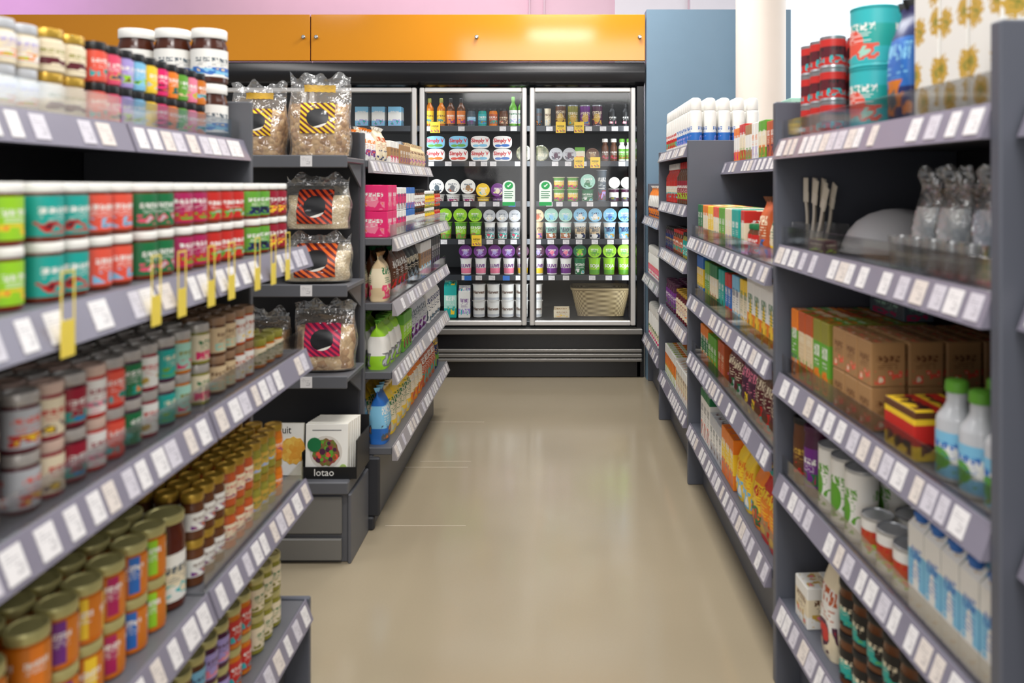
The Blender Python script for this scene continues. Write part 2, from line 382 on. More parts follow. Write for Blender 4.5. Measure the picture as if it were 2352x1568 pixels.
def bag(name, w, d, h, body, seal, label=None, seed=1, cat='bag', lv=(.22, .72), lw=.72, content=None, film=None, n=28, top_label=None):
    pt, front, wid = bagshape(w, d, h, seed, crum=.0035 if content is None else .006, pw=4. if content is None else 2.6, e=3.4 if content is None else 2.8)
    vs = [0, .02, .06, .12, .2, .28, .36, .45, .54, .63, .72, .8, .86, .92, .96, 1]
    rings = [[pt(2 * PI * i / n, v) for i in range(n)] for v in vs]
    b = MB().loft(rings, vs)
    parts = [(name, b.mesh(name, film or body, 60), None)]
    if content:
        k = .93
        cr = [[(p[0] * k, p[1] * k, .003 + p[2] * .97) for p in [pt(2 * PI * i / n, v) for i in range(n)]] for v in [0, .02, .06, .12, .2, .28, .36, .45, .54, .6, .66, .72]]
        parts.append(('contents', MB().loft(cr).mesh('contents', content, 60), 0))
    topz = h * .92
    eh = h * .08
    up = .02 if content else 0
    def wave(u, v, off): return ((u - .5) * w * (.95 + .05 * v), .004 * math.sin(u * 14 + seed) * (1 + v * 2) + off, topz - .004 + v * (eh + up * (abs(math.sin(u * 7 + seed)) + .4 * math.sin(u * 23 + seed))))
    sl = MB().grid(lambda u, v: wave(u, v, -.001), 24, 4)
    sl.grid(lambda u, v: wave(1 - u, v, .001), 24, 4)
    parts.append(('top_seal', sl.mesh('top_seal', seal, 60), 0))
    if label:
        a, c = lv
        lb = MB().grid(lambda u, v: front((u - .5) * w * lw, a + (c - a) * v), 10, 8)
        parts.append(('label', lb.mesh('label', label, 60), 0))
    if top_label:
        lb = MB().grid(lambda u, v: front((u - .5) * w * .5, .88 + .1 * v), 8, 2)
        parts.append(('top_label', lb.mesh('top_label', top_label, 60), 0))
    return P(cat, parts, w + .004, d + .01, h, .05)

# ------------------------------------------------------------------ racks
ORD = ['first', 'second', 'third', 'fourth', 'fifth', 'sixth', 'seventh', 'eighth', 'ninth', 'tenth', 'eleventh', 'twelfth', 'thirteenth', 'fourteenth', 'fifteenth', 'sixteenth', 'seventeenth', 'eighteenth', 'nineteenth', 'twentieth']
class Geo:
    def __init__(s, sg, xf, y0, L, rot=0.): s.s = sg; s.O = Vector((xf, y0)); s.L = L; s.rot = rot; s.U = Vector((-math.sin(rot), math.cos(rot))); s.D = Vector((math.cos(rot), math.sin(rot))) * sg
    def pt(s, u, d, z): q = s.O + u * s.U + d * s.D; return (q.x, q.y, z)
    def u(s, px, d):
        k = px - CX; b = s.O + d * s.D
        return (k * b.y - F * b.x) / (F * s.U.x - k * s.U.y)
M_rack = mat('rack_grey', (86, 89, 99), .45, var=.04)
M_dark = mat('rack_dark', (40, 41, 46), .5, var=.05)
M_left = mat('rack_left_grey', (88, 89, 94), .42, var=.04)
M_rail = mat('rail_violet', (122, 118, 132), .28, var=.05)
M_railw = mat('rail_pale', (148, 143, 146), .3, var=.05)
M_tag = [tagm('tag_cream', (208, 199, 192)), tagm('tag_grey', (194, 190, 198)), tagm('tag_white', (216, 213, 213))]
M_yel = mat('tag_yellow', (232, 208, 84), .4)
M_clear = clear('clear_acrylic', .09)
TAGS = {}
def tagmesh(s, wd, k):
    key = (s, round(wd, 3), k)
    if key not in TAGS:
        A = Vector((-.004, .001)); B = Vector((-.022, -.047)); t = (B - A); n = Vector((-.94, .34))
        a = A + t * .1 + n * .0005; b = A + t * .9 + n * .0005; c = b + n * .0016; d = a + n * .0016
        TAGS[key] = MB().prism([(s * q.x, q.y) for q in (a, b, c, d)], -wd / 2, wd / 2).mesh('price_tag', M_tag[k])
    return TAGS[key]
def rack(name, label, geo, u0, u1, shelves, depth, panels, mrack, mrail, topz=1.49, plinth=.05, fences=(), tagstep=.07, seed=1, yellow=(), base_end=False, back=True):
    rr = random.Random(seed); s = geo.s
    root = bpy.data.objects.new(name, None); COL.objects.link(root)
    root.location = geo.pt(u0, 0, 0); root.rotation_euler = (0, 0, geo.rot); root.empty_display_size = .1
    tag(root, label, 'shelving unit')
    L = u1 - u0
    for (ua, ub, d0, zt) in panels:
        mk('side_panel', MB().cbox(s * d0, s * depth, ua - u0, ub - u0, 0, zt, .003).mesh('side_panel', mrack), root)
    if back: mk('back_panel', MB().cbox(s * depth, s * (depth + .015), 0, L, 0, topz - .01, .002).mesh('back_panel', M_dark), root)
    zlow = min(z for z, d in shelves)
    mk('plinth', MB().cbox(s * plinth, s * (plinth + .03), 0.002, L - .002, 0, zlow - .03, .003).mesh('plinth', mrack), root)
    if base_end: mk('base_end_panel', MB().cbox(s * -.012, s * depth, L, L + .014, 0, zlow + .004, .003).mesh('base_end_panel', M_rack), root)
    for k, (z, d0) in enumerate(shelves):
        a, b = .002, L - .002
        for (ua, ub, pd, zt) in panels:
            if ua - u0 < .05 and pd <= d0 + .3: a = ub - u0 + .001
            if ub - u0 > L - .05 and pd <= d0 + .02: b = ua - u0 - .001
        sh = MB().cbox(s * d0, s * (depth - .001), a, b, z - .028, z, .003)
        so = mk('shelf', sh.mesh('shelf', mrack), root)
        pr = [(-.002, .003), (-.004, .003), (-.023, -.049), (-.002, -.049)]
        mk('price_rail', MB().prism([(s * (d0 + x), z + q) for x, q in pr], a, b).mesh('price_rail', mrail), so)
        u = a + .03; n = 0
        while u < b - .03:
            wd = rr.choice((.034, .034, .04, .026))
            if rr.random() < .9:
                mk('price_tag', tagmesh(s, wd, rr.choice((0, 1, 2, 2))), so, (s * d0, u, z))
            u += max(wd + .006, tagstep * rr.uniform(.7, 1.3))
        if k in fences:
            fc = MB().cbox(s * (d0 + .004), s * (d0 + .006), a, b, z + .0005, z + .05, .0005)
            mk('clear_fence', fc.mesh('clear_fence', M_clear), so)
        for (kk, uu) in yellow:
            if kk == k and a < uu - u0 < b:
                y = uu - u0; mb = MB(); x0 = d0 - .0265; x1 = d0 - .0255
                mb.box(s * x0, s * x1, y - .014, y + .014, z - .06, z - .014)
                mb.box(s * x0, s * x1, y - .014, y - .0118, z - .014, z + .048)
                mb.box(s * x0, s * x1, y + .0118, y + .014, z - .014, z + .048)
                mb.box(s * x0, s * x1, y - .0118, y + .0118, z + .0455, z + .048)
                mk('yellow_tag_holder', mb.mesh('yellow_tag_holder', M_yel), so)
    return root
ENT = []
def fill(geo, pl, z, d, seq, group, umin=.03, umax=None):
    cur = umin; umax = umax if umax is not None else geo.L - .03
    for e in seq:
        px0, px1, p, desc = e[:4]; rows = e[4] if len(e) > 4 else 1; lay = e[5] if len(e) > 5 else 1
        ua, ub = sorted((geo.u(px0, d + .01), geo.u(px1, d + .01)))
        ENT.append((p, desc, rows, lay, ua, ub))
    items = sorted(ENT, key=lambda q: q[4]); ENT.clear()
    for (p, desc, rows, lay, ua, ub) in items:
        u = max(ua, cur); pos = []
        while (u + p.w <= ub + .35 * p.w or not pos) and u + p.w <= umax:
            pos.append(u + p.w / 2); u += p.w
        if pos: cur = u + .001
        for i, uu in enumerate(pos):
            for j in range(rows):
                for k in range(lay):
                    lb = desc
                    if len(pos) > 1: lb += ', %s from near end' % ORD[i]
                    if rows > 1: lb += ', %s row' % ('front' if j == 0 else ORD[j])
                    if lay > 1: lb += ', %s layer' % (('bottom', 'upper', 'topmost')[k])
                    lb += ', ' + pl
                    rz = geo.rot + (PI / 2 if geo.s < 0 else -PI / 2) + R.uniform(-p.jit, p.jit)
                    place(p, geo.pt(uu, d + p.d / 2 + j * (p.d + .003), z + k * (p.h + .0004) + .0003), rz, lb, group)

# ================================================================== SETTING
fm, g, b = newmat('floor_resin')
tc = g.node('ShaderNodeTexCoord'); n1 = g.node('ShaderNodeTexNoise'); n1.inputs['Scale'].default_value = 1.1; n1.inputs['Detail'].default_value = 3
n2 = g.node('ShaderNodeTexNoise'); n2.inputs['Scale'].default_value = 160
g.l.new(tc.outputs['Object'], n1.inputs['Vector']); g.l.new(tc.outputs['Object'], n2.inputs['Vector'])
c1 = g.mix(n1.outputs[0], sr((140, 128, 107)), sr((168, 155, 131)))
g.l.new(g.mix(g.m('MULTIPLY', n2.outputs[0], .25), c1, sr((130, 119, 99))), b.inputs['Base Color'])
b.inputs['Roughness'].default_value = .15
b.inputs['Specular IOR Level'].default_value = .65
fl = struct('floor', MB().box(-7, 6, -2.5, 7.0, -.1, 0), fm)
scm = mat('scuff_pale', (196, 184, 164), .4)
for (xa, xb, py) in ((958, 1112, 969), (965, 1082, 1059), (930, 1075, 1073), (885, 1070, 1207)):
    Y = F * H / (py - CY)
    mk('scuff_mark', MB().box(PX(xa, Y), PX(xb, Y), Y - .002, Y + .002, .0002, .0008).mesh('scuff_mark', scm), fl)
struct('wall_back', MB().box(-7, PX(1412, 6.4), 6.4, 6.5, 0, 4), mat('wall_pink', (226, 190, 204), .6, var=.03))
struct('wall_back_white', MB().box(PX(1412, 6.4), PX(1700, 6.4), 6.38, 6.5, 0, 4), mat('wall_white', (230, 224, 230), .6, var=.03))
for k, px in enumerate((1216, 1250, 1582)):
    struct('trim_%d' % (k + 1), MB().box(PX(px, 6.37) - .006, PX(px, 6.37) + .006, 6.365, 6.379 if px > 1412 else 6.399, 0, 4), mat('trim_pale', (208, 178, 190), .5))
struct('window_1', MB().box(PX(1702, 6.4), 6, 6.42, 6.46, .0, 4), mat('daylight_pane', (222, 232, 242), .3, emit=.85, var=.02))
struct('wall_partition', MB().box(.592, 1.55, 5.2, 5.32, 0, 2.455), mat('partition_blue_grey', (108, 134, 154), .4, var=.03))
col = mk('column', MB().lathe([(.15, 0), (.15, .05), (.148, .06), (.148, 4)], 40).mesh('column', mat('column_warm_white', (228, 214, 202), .6, var=.02)), None, (PX(1747, 4.75), 4.75, 0))
tag(col, 'round warm-white column standing behind the right-hand shelving units', 'column')

# ================================================================== FRIDGE
FY = 5.26
fx0, fx1 = PX(455, FY), PX(1479, FY)
M_blk = mat('fridge_black', (20, 20, 23), .25, var=.1)
M_int = mat('fridge_interior', (20, 22, 26), .5, var=.1)
M_alu = mat('aluminium', (202, 199, 196), .32, metal=.4, var=.04)
M_alud = mat('aluminium_dark', (122, 119, 115), .38, metal=.5, var=.05)
fr = bpy.data.objects.new('display_fridge', None); COL.objects.link(fr); fr.location = (0, FY, 0); fr['label'] = 'tall black glass-door display fridge across the aisle end'; fr['category'] = 'fridge'
zt = PZ(144, FY); zh = PZ(200, FY); zb = PZ(746, FY)
def fp(name, mb, m, par=None): return mk(name, mb.mesh(name, m), par or fr)
fp('back_panel', MB().cbox(fx0, fx1, .72, .76, 0, zt, .004), M_int)
fp('side_panel', MB().cbox(fx0, fx0 + .04, .03, .72, 0, zt, .004), M_blk)
fp('side_panel', MB().cbox(fx1 - .05, fx1, .0, .72, 0, zt, .004), M_blk)
fp('top_panel', MB().cbox(fx0 + .04, fx1 - .05, .07, .72, zh + .03, zt, .004), M_blk)
fp('floor_panel', MB().cbox(fx0 + .04, fx1 - .05, .05, .72, .02, .368, .004), M_int)
fp('header', MB().xprism([(-.02, zt), (-.045, zt - .01), (-.062, zt - .06), (-.06, zt - .085), (-.045, zh + .03), (-.0, zh + .005), (.06, zh + .005), (.06, zt)], fx0, fx1), M_blk)
fp('lower_rail', MB().cbox(fx0, fx1 - .012, -.045, .04, PZ(766, FY), PZ(753, FY), .006), M_alud)
fp('vent_panel', MB().cbox(fx0, fx1 - .02, -.01, .04, PZ(800, FY), PZ(766, FY), .004), M_blk)
kb = MB()
for a, c in ((800, 808), (810, 819), (821, 829)): kb.cbox(fx0, fx1 - .014, -.03, .02, PZ(c, FY), PZ(a, FY), .005)
fp('kick_bumper', kb, M_alud)
fp('kick_panel', MB().cbox(fx0, fx1 - .02, .0, .03, 0.002, PZ(829, FY), .004), M_blk)
M_glass = clear('door_glass', .02)
M_gask = mat('gasket', (30, 30, 32), .6)
doors = []
for (a, c) in ((461, 706), (713, 958), (965, 1210), (1217, 1459)):
    x0, x1 = PX(a, FY), PX(c, FY); w = .032
    z0, z1 = zb, PZ(202, FY)
    mb = MB(); mb.cbox(x0, x0 + w, -.03, .01, z0, z1, .006); mb.cbox(x1 - w, x1, -.03, .01, z0, z1, .006)
    mb.cbox(x0 + w, x1 - w, -.028, .01, z1 - w, z1, .006); mb.cbox(x0 + w, x1 - w, -.028, .01, z0, z0 + w, .006)
    d = fp('door', mb, M_alu); doors.append(d)
    fp('glass_pane', MB().cbox(x0 + w - .004, x1 - w + .004, -.012, -.006, z0 + w - .004, z1 - w + .004, .001), M_glass, d)
    gk = MB()
    for q in (x0 + w, x1 - w - .012): gk.box(q, q + .012, -.004, .008, z0 + w, z1 - w)
    fp('gasket', gk, M_gask, d)
def sticker(door, px, py):
    x, z = PX(px, FY), PZ(py, FY); pts = [(-.042, -.085), (.042, -.085), (.042, .05)] + [(.042 * math.cos(t), .05 + .034 * math.sin(t)) for t in (.5, 1.05, 1.57, 2.1, 2.64)] + [(-.042, .05)]
    fp('sticker', MB().prism([(x + a, z + c) for a, c in pts], -.0145, -.0125), mat('sticker_white', (232, 245, 235), .4), door)
    sm = MB().prism([(x + a * .7, z + .05 + (c - .05) * .7) for a, c in [(.042 * math.cos(t), .05 + .036 * math.sin(t)) for t in [i * PI / 6 for i in range(12)]]], -.0158, -.0145)
    sm.prism([(x - .042, z - .085), (x + .042, z - .085), (x + .042, z - .06), (x - .042, z - .06)], -.0158, -.0145)
    fp('sticker_emblem', sm, mat('sticker_green', (40, 165, 85), .4), door)
    ln = MB()
    for i in range(4): ln.box(x - .03, x + .03 - .008 * (i % 2), -.0156, -.0145, z + .008 - i * .014, z + .013 - i * .014)
    fp('sticker_text', ln, mat('sticker_ink', (60, 130, 90), .5), door)
    ch = MB().prism([(x - .012, z + .046), (x - .004, z + .038), (x + .016, z + .058), (x + .011, z + .063), (x - .004, z + .049), (x - .008, z + .052)], -.0164, -.0158)
    fp('sticker_tick', ch, mat('sticker_white', (232, 245, 235), .4), door)
sticker(doors[2], 1169, 443); sticker(doors[3], 1253, 443)
SY = FY + .15
sz = [PZ(y, SY + .03) for y in (291, 371, 463, 549, 631, 729)]
M_frail = mat('fridge_rail', (50, 53, 58), .3)
TG = MB().box(-.022, .022, -.004, -.001, -.032, -.001).mesh('price_tag', M_tag[2])
TGy = MB().box(-.034, .034, -.006, -.004, -.045, .03).mesh('yellow_tag', printm('yellow', 'black', rows=4, cols=5))
TGb = MB().box(-.024, .024, -.006, -.004, -.034, -.001).mesh('blue_tag', cm('blue'))
tagpx = [(985, 1060, 1155, 1180, 1262, 1310, 1352, 1385, 1412, 1440), (990, 1030, 1085, 1112, 1133, 1190, 1275, 1305, 1340, 1428), (1000, 1045, 1073, 1108, 1140, 1262, 1285, 1320, 1355, 1410, 1438),
         (1020, 1060, 1125, 1152, 1180, 1235, 1265, 1300, 1330, 1366, 1402, 1436), (1068, 1100, 1130, 1192, 1240, 1267, 1300, 1360, 1398, 1436), (1000, 1100, 1160, 1240)]
for k, z in enumerate(sz):
    if k < 5:
        sh = fp('shelf', MB().cbox(fx0 + .045, fx1 - .055, .15, .70, z - .018, z, .003), M_int)
        fp('price_rail', MB().cbox(fx0 + .045, fx1 - .055, .145, .1495, z - .034, z + .004, .001), M_frail, sh)
        for px in tagpx[k]: mk('price_tag', TG, sh, (PX(px, SY), .145, z))
        for kk, px in ((0, 1000), (0, 1288), (0, 1330), (1, 1330), (1, 1367), (3, 1095)):
            if kk == k: mk('yellow_tag', TGy, sh, (PX(px, SY), .145, z))
        for kk, px in ((4, 1075), (4, 1163), (2, 1176)):
            if kk == k: mk('blue_tag', TGb, sh, (PX(px, SY), .145, z))
SHN = ['fridge top shelf', 'fridge second shelf', 'fridge third shelf', 'fridge fourth shelf', 'fridge fifth shelf', 'fridge bottom']
def stock(k, p, desc, pxs, dz=0., lie=False, dy=.0):
    for i, px in enumerate(pxs):
        Y = SY + .02 + p.d / 2 + dy
        lb = desc + (', %s from left' % ORD[i] if len(pxs) > 1 else '') + ', ' + SHN[k]
        if lie: place(p, (PX(px, Y - p.d / 2), SY + .02 + p.h + dy, sz[k] + dz + p.w / 2 + .0005), 0, lb, 'goods in the ' + SHN[k], rx=PI / 2)
        else: place(p, (PX(px, Y - p.d / 2), Y, sz[k] + dz + .0004), R.uniform(-p.jit, p.jit) * .4, lb, 'goods in the ' + SHN[k])
W = cm('white'); BK = cm('black')
lidw = mat('lid_white', (232, 230, 226), .35)
# top shelf bottles and jars
stock(0, bottle('juice_bottle', .03, .2, cm('amber', rough=.2), printm('yellow', 'brown', rep=2), cm('olive')), 'amber bottle with yellow label', (985, 1012))
stock(0, bottle('juice_bottle', .03, .2, cm('brown', rough=.2), printm('orange', 'white', rep=2), BK), 'dark bottle with orange label', (1034, 1058))
stock(0, jar('dip_jar', .031, .125, BK, cm('slate', rough=.2), printm('slate', 'white', panel='sky', rep=2)), 'grey-blue dip jar', (1082,))
stock(0, jar('dip_jar', .031, .125, BK, cm('teal', rough=.2), printm('aqua', 'white', rep=2)), 'aqua-labelled dip jar', (1107,))
stock(0, jar('dip_jar', .031, .125, BK, cm('orange', rough=.2), printm('rust', 'white', rep=2)), 'rust-labelled dip jar', (1132,))
stock(0, jar('dip_jar', .031, .125, BK, cm('brown', rough=.2), printm('brown', 'cream', rep=2)), 'brown-labelled dip jar', (1156,))
stock(0, bottle('drink_bottle', .028, .21, cm('leaf', rough=.2), printm('white', 'green', rep=2), cm('leaf')), 'green drink bottle, white label', (1178, 1198))
for px, cc, nm in ((1258, 'cream', 'cream'), (1238, 'slate', 'slate-grey')): stock(0, cup('chilled_cup', .026, .022, .13, printm(cc, 'brown', rep=2), BK), nm + ' slim chilled coffee cup', (px,))
for px, cc, nm in ((1288, 'brown', 'brown'), (1316, 'olive', 'olive'), (1344, 'purple', 'purple'), (1372, 'plum', 'plum-coloured')):
    stock(0, can('drink_can', .037, .15, printm(cc, 'cream', rep=2, accent='gold'), cm('silver', metal=.8, rough=.3)), nm + ' tall can', (px,))
stock(0, bottle('dark_bottle', .028, .16, BK, printm('black', 'white', rep=2), BK), 'black bottle with white print', (1407, 1438))
# oval tubs
def ovaltub(m1, letter, lc, acc):
    w, dd, hh = .132, .088, .05
    def ring(a, c, z): return [(a / 2 * math.copysign(abs(math.cos(t)) ** .62, math.cos(t)), c / 2 * math.copysign(abs(math.sin(t)) ** .62, math.sin(t)), z) for t in [2 * PI * i / 28 for i in range(28)]]
    b = MB().loft([ring(w * .82, dd * .78, 0), ring(w * .86, dd * .82, .003), ring(w * .95, dd * .94, hh - .008)])
    l = MB().loft([ring(w, dd, hh - .008), ring(w, dd, hh - .002), ring(w * .97, dd * .96, hh), ring(w * .9, dd * .86, hh), ring(w * .88, dd * .84, hh - .001)])
    tm = text_mesh(letter, .036, lc, bold=.0012, sx=.95); tm.transform(Matrix.Rotation(-PI / 2, 4, 'X')); tm.transform(Matrix.Translation((-.002, .011, hh)))
    sw = MB().loft([[(.03 * math.cos(t) + .02, .010 * math.sin(t) - .022, hh - .0006 + q) for t in [2 * PI * i / 16 for i in range(16)]] for q in (0, .0009)])
    sw.loft([[(.022 * math.cos(t) - .03, .009 * math.sin(t) - .024, hh - .0006 + q) for t in [2 * PI * i / 16 for i in range(16)]] for q in (0, .0009)])
    return P('tub', [('cheese_tub', b.mesh('cheese_tub', W), None), ('lid', l.mesh('lid', m1), 0), ('lettering', tm, 0), ('lid_picture', sw.mesh('lid_picture', acc), 0)], dd, dd, hh, 0)
script_red = mat('ink_red', (200, 40, 45), .5)
tubs = [('orange-pictured', cm('orange')), ('rust-pictured', cm('coral')), ('sky-pictured', cm('sky')), ('blue-pictured', cm('blue'))]
for i, (px, (nm, ac)) in enumerate(zip((1000, 1053, 1103, 1154), tubs)):
    t = ovaltub(lidw, 'Simply V', script_red, ac)
    stock(1, t, nm + ' white oval cheese tub on edge, bottom layer', (px,), lie=True)
    t2 = t if i > 1 else ovaltub(printm('sky', None), 'Simply V', script_red, cm('leaf'))
    stock(1, t2, (nm if i > 1 else ('pale blue-lidded', 'sky blue-lidded')[i]) + ' oval cheese tub on edge, upper layer', (px,), dz=.0895, lie=True)
M_pl = clear('clear_tub', .15)
sal = cup('salad_tub', .055, .045, .07, lumpm('salad', (90, 110, 50), (200, 190, 150), 50), M_pl, cat='tub')
stock(1, sal, 'clear round salad tub on edge', (1204, 1242), lie=True)
stock(1, cup('dip_tub', .046, .04, .06, cm('silver'), printm('silver', 'plum', accent='plum', rows=5), cat='tub'), 'grey-lidded round tub on edge', (1277, 1308), lie=True)
stock(1, carton('cheese_pack', .07, .05, .1, printm('leaf', 'white', panel='cream')), 'green square cheese pack', (1332,))
stock(1, cup('dip_tub', .045, .04, .06, cm('brown'), printm('brown', 'cream', accent='kraft', rows=5), cat='tub'), 'brown-lidded round tub on edge', (1361,), lie=True)
stock(1, bottle('yoghurt_drink', .024, .16, cm('brown', rough=.3), printm('brown', 'white', rep=2), W, nr=.7, cr=.02), 'brown drink bottle, white cap', (1390, 1410))
stock(1, bottle('yoghurt_drink', .024, .16, W, printm('leaf', 'white', rep=2), cm('leaf'), nr=.7, cr=.02), 'white drink bottle, green label', (1429, 1446))
# third shelf
def pair(k, px, body, lid, bd, ld, rt=.047, h=.118, letter=None, lm=None, ls=.03, top=True):
    q = cup('yoghurt_cup', rt, rt * .78, h, body, lid, letter, lm=lm, ls=ls)
    stock(k, q, bd + ' standing yoghurt cup', px)
    if top: stock(k, q, ld + ' yoghurt cup lying on top', px, dz=h + .001, lie=True)
base3 = cup('dessert_tub', .05, .042, .05, printm('white', 'grey', rep=2), lidw, cat='tub')
for px, a, nm in ((1003, 'slate', 'white-and-slate'), (1039, 'grey', 'white-and-grey'), (1075, 'kraft', 'white-and-tan')):
    stock(2, base3, nm + ' low dessert tub', (px,))
    stock(2, cup('dessert_tub', .05, .042, .07, W, printm('white', 'slate', accent=a, rows=7), cat='tub'), nm + ' dessert tub with lid facing out', (px,), dz=.052, lie=True)
for px, a, nm in ((1109, 'yellow', 'yellow'), (1143, 'purple', 'purple')):
    stock(2, cup('dessert_tub', .046, .04, .03, printm(a, 'white', rep=2), cm(a), cat='tub'), nm + ' low dessert tub', (px,))
    stock(2, cup('dessert_tub', .046, .042, .07, cm(a), printm(a, 'white', accent='cream', rows=6), cat='tub'), nm + ' dessert tub with lid facing out', (px,), dz=.032, lie=True)
g2 = cup('pudding_cup', .042, .036, .085, printm('leaf', 'white', panel='yellow', rep=2), cm('cream'))
stock(2, g2, 'green-yellow pudding cup, bottom layer', (1284, 1316)); stock(2, g2, 'green-yellow pudding cup, upper layer', (1284, 1316), dz=.0855)
stock(2, cup('pudding_cup', .045, .04, .085, printm('green', 'white', rep=2), cm('green')), 'dark green pudding cup', (1350,))
stock(2, cup('dessert_tub', .05, .042, .07, cm('mint'), printm('mint', 'white', accent='green', rows=6), cat='tub'), 'mint-lidded dessert tub lying on top', (1350,), dz=.087, lie=True)
stock(2, cup('chilled_cup', .036, .03, .22, printm('slate', 'white', rep=2), cm('silver')), 'tall slate chilled cup', (1383,))
g3 = cup('pudding_cup', .038, .034, .09, printm('plum', 'white', rep=2, panel='white'), W)
stock(2, g3, 'plum-white pudding cup', (1411, 1439)); stock(2, g3, 'plum-white pudding cup lying on top', (1411, 1439), dz=.0905, lie=True)
# fourth shelf
inkd = cm('slate')
pair(3, (1022, 1057, 1091), printm('leaf', 'white', panel='lime', rep=2), printm('lime', 'white', accent='leaf'), 'lime green', 'lime green', .046)
pair(3, (1124, 1153, 1182), printm('white', 'slate', panel='silver', rep=2), printm('silver', 'slate', accent='white'), 'grey-white', 'grey-white', .041, letter='NATUR', lm=inkd, ls=.02)
pair(3, (1235,), printm('beige', 'brown', rep=2), printm('beige', 'brown', accent='rust'), 'beige', 'beige', .042)
pair(3, (1266, 1299), printm('white', 'slate', panel='mint', rep=2), printm('mint', 'white', accent='sky'), 'mint-white', 'mint-white', .046, letter='BIO', lm=inkd, ls=.03)
pair(3, (1333, 1367), printm('white', 'slate', panel='beige', rep=2), printm('sky', 'navy', accent='white'), 'white-beige', 'white-beige', .046, letter='BIO', lm=inkd, ls=.03)
pair(3, (1401, 1435), printm('white', 'navy', panel='sky', rep=2), printm('sky', 'white', accent='blue'), 'sky-white', 'sky-white', .046, letter='BIO', lm=cm('navy'), ls=.03)
# fifth shelf
pair(4, (1069, 1103, 1136, 1168), printm('white', None, panel='pink', pv=(.08, .4), rep=1), printm('purple', 'white', accent='lilac'), 'pink-white', 'purple-lidded', .044, letter='LUVE', lm=cm('purple'), ls=.032)
pair(4, (1200, 1236), printm('white', None, panel='yellow', pv=(.08, .4)), printm('plum', 'white', accent='lilac'), 'yellow-white', 'plum-lidded', .044, letter='LUVE', lm=cm('purple'), ls=.032)
pair(4, (1268, 1300), printm('white', None, panel='purple', pv=(.08, .4)), printm('purple', 'white', accent='pink'), 'purple-white', 'purple-lidded right-hand', .044, letter='LUVE', lm=cm('purple'), ls=.032)
pair(4, (1332,), printm('green', 'white', rep=2), printm('green', 'lime', accent='lime'), 'dark green', 'dark green-lidded', .044)
pair(4, (1366, 1400, 1434), printm('lime', None, panel='leaf', pv=(.05, .3)), printm('lime', 'white', accent='leaf'), 'bright lime', 'lime-lidded', .046, letter='SOJA', lm=W, ls=.032)
# bottom
stock(5, gable('milk_carton', .085, .085, .27, printm('teal', 'white', panel='mint'), cm('teal')), 'teal milk carton', (1034,))
stock(5, gable('milk_carton', .08, .08, .22, printm('white', 'purple', panel='lilac', pv=(.15, .35)), W), 'white-purple milk carton', (1066,))
bt = cup('coconut_tub', .047, .042, .115, printm('white', None, panel='silver', pv=(.05, .2)), lidw, 'Harvest', lm=mat('ink_brown', (110, 85, 70)), ls=.028, cat='tub')
stock(5, bt, 'white coconut yoghurt tub, bottom layer', (1099, 1132, 1165, 1198, 1231)); stock(5, bt, 'white coconut yoghurt tub, upper layer', (1099, 1132, 1165, 1198, 1231), dz=.1155)
tr = MB(); tx, tw, td, th = 0, .11, .16, .055
tr.box(-tw / 2, tw / 2, -td / 2, td / 2, 0, .003)
for q in (-1, 1):
    tr.box(q * (tw / 2 - .003), q * tw / 2, -td / 2, td / 2, .003, th); tr.box(-tw / 2, tw / 2, q * td / 2 - .0015, q * td / 2 + .0015, .003, th)
stock(5, P('tray', [('cardboard_tray', tr.mesh('cardboard_tray', printm('cream', 'kraft')), None)], tw, td, th, 0), 'low cream cardboard tray beside basket', (1290,))
# wicker basket
wick, g, b = newmat('wicker')
tc = g.node('ShaderNodeUVMap'); sp = g.node('ShaderNodeSeparateXYZ'); g.l.new(tc.outputs[0], sp.inputs[0])
w1 = g.m('SINE', g.m('MULTIPLY', sp.outputs[1], 70)); w2 = g.m('SINE', g.m('MULTIPLY', sp.outputs[0], 190))
wv = g.m('ADD', g.m('MULTIPLY', g.m('MULTIPLY', w1, w2), .5), .5)
g.l.new(g.mix(wv, sr((112, 94, 60)), sr((188, 168, 126))), b.inputs['Base Color']); b.inputs['Roughness'].default_value = .6
def bring(a, c, z, n=64): return [(a * math.copysign(abs(math.cos(t)) ** .3, math.cos(t)), c * math.copysign(abs(math.sin(t)) ** .3, math.sin(t)), z) for t in [2 * PI * i / n for i in range(n)]]
bw = MB(); prof = [(.165, .12, 0)] + [(.165 + .04 * q / 16 + .002 * (q % 2), .12 + .03 * q / 16 + .002 * (q % 2), .008 + .18 * q / 16) for q in range(17)]
inner = [(a - .008, c - .008, z) for a, c, z in reversed(prof[1:])]
bw.loft([bring(*q) for q in prof + inner], cap1=True)
rim = MB().tube([(p[0], p[1], .19) for p in bring(.205, .15, 0)] + [bring(.205, .15, .19)[0]], .009)
bk = P('basket', [('wicker_basket', bw.mesh('wicker_basket', wick), None), ('rim', rim.mesh('rim', wick), 0)], .4, .30, .20, 0)
place(bk, (PX(1381, SY + .02), SY + .19, sz[5] + .002), 0, 'large pale wicker basket in the fridge bottom right corner')
# door-one stock (seen beside the endcap)
for k, cc, nm in ((0, 'sky', 'sky-blue'), (1, 'silver', 'silver'), (2, 'beige', 'beige')):
    stock(k, carton('chilled_pack', .09, .1, .14, printm(cc, 'white', panel='white')), nm + ' chilled carton behind left door', (830, 868, 906))

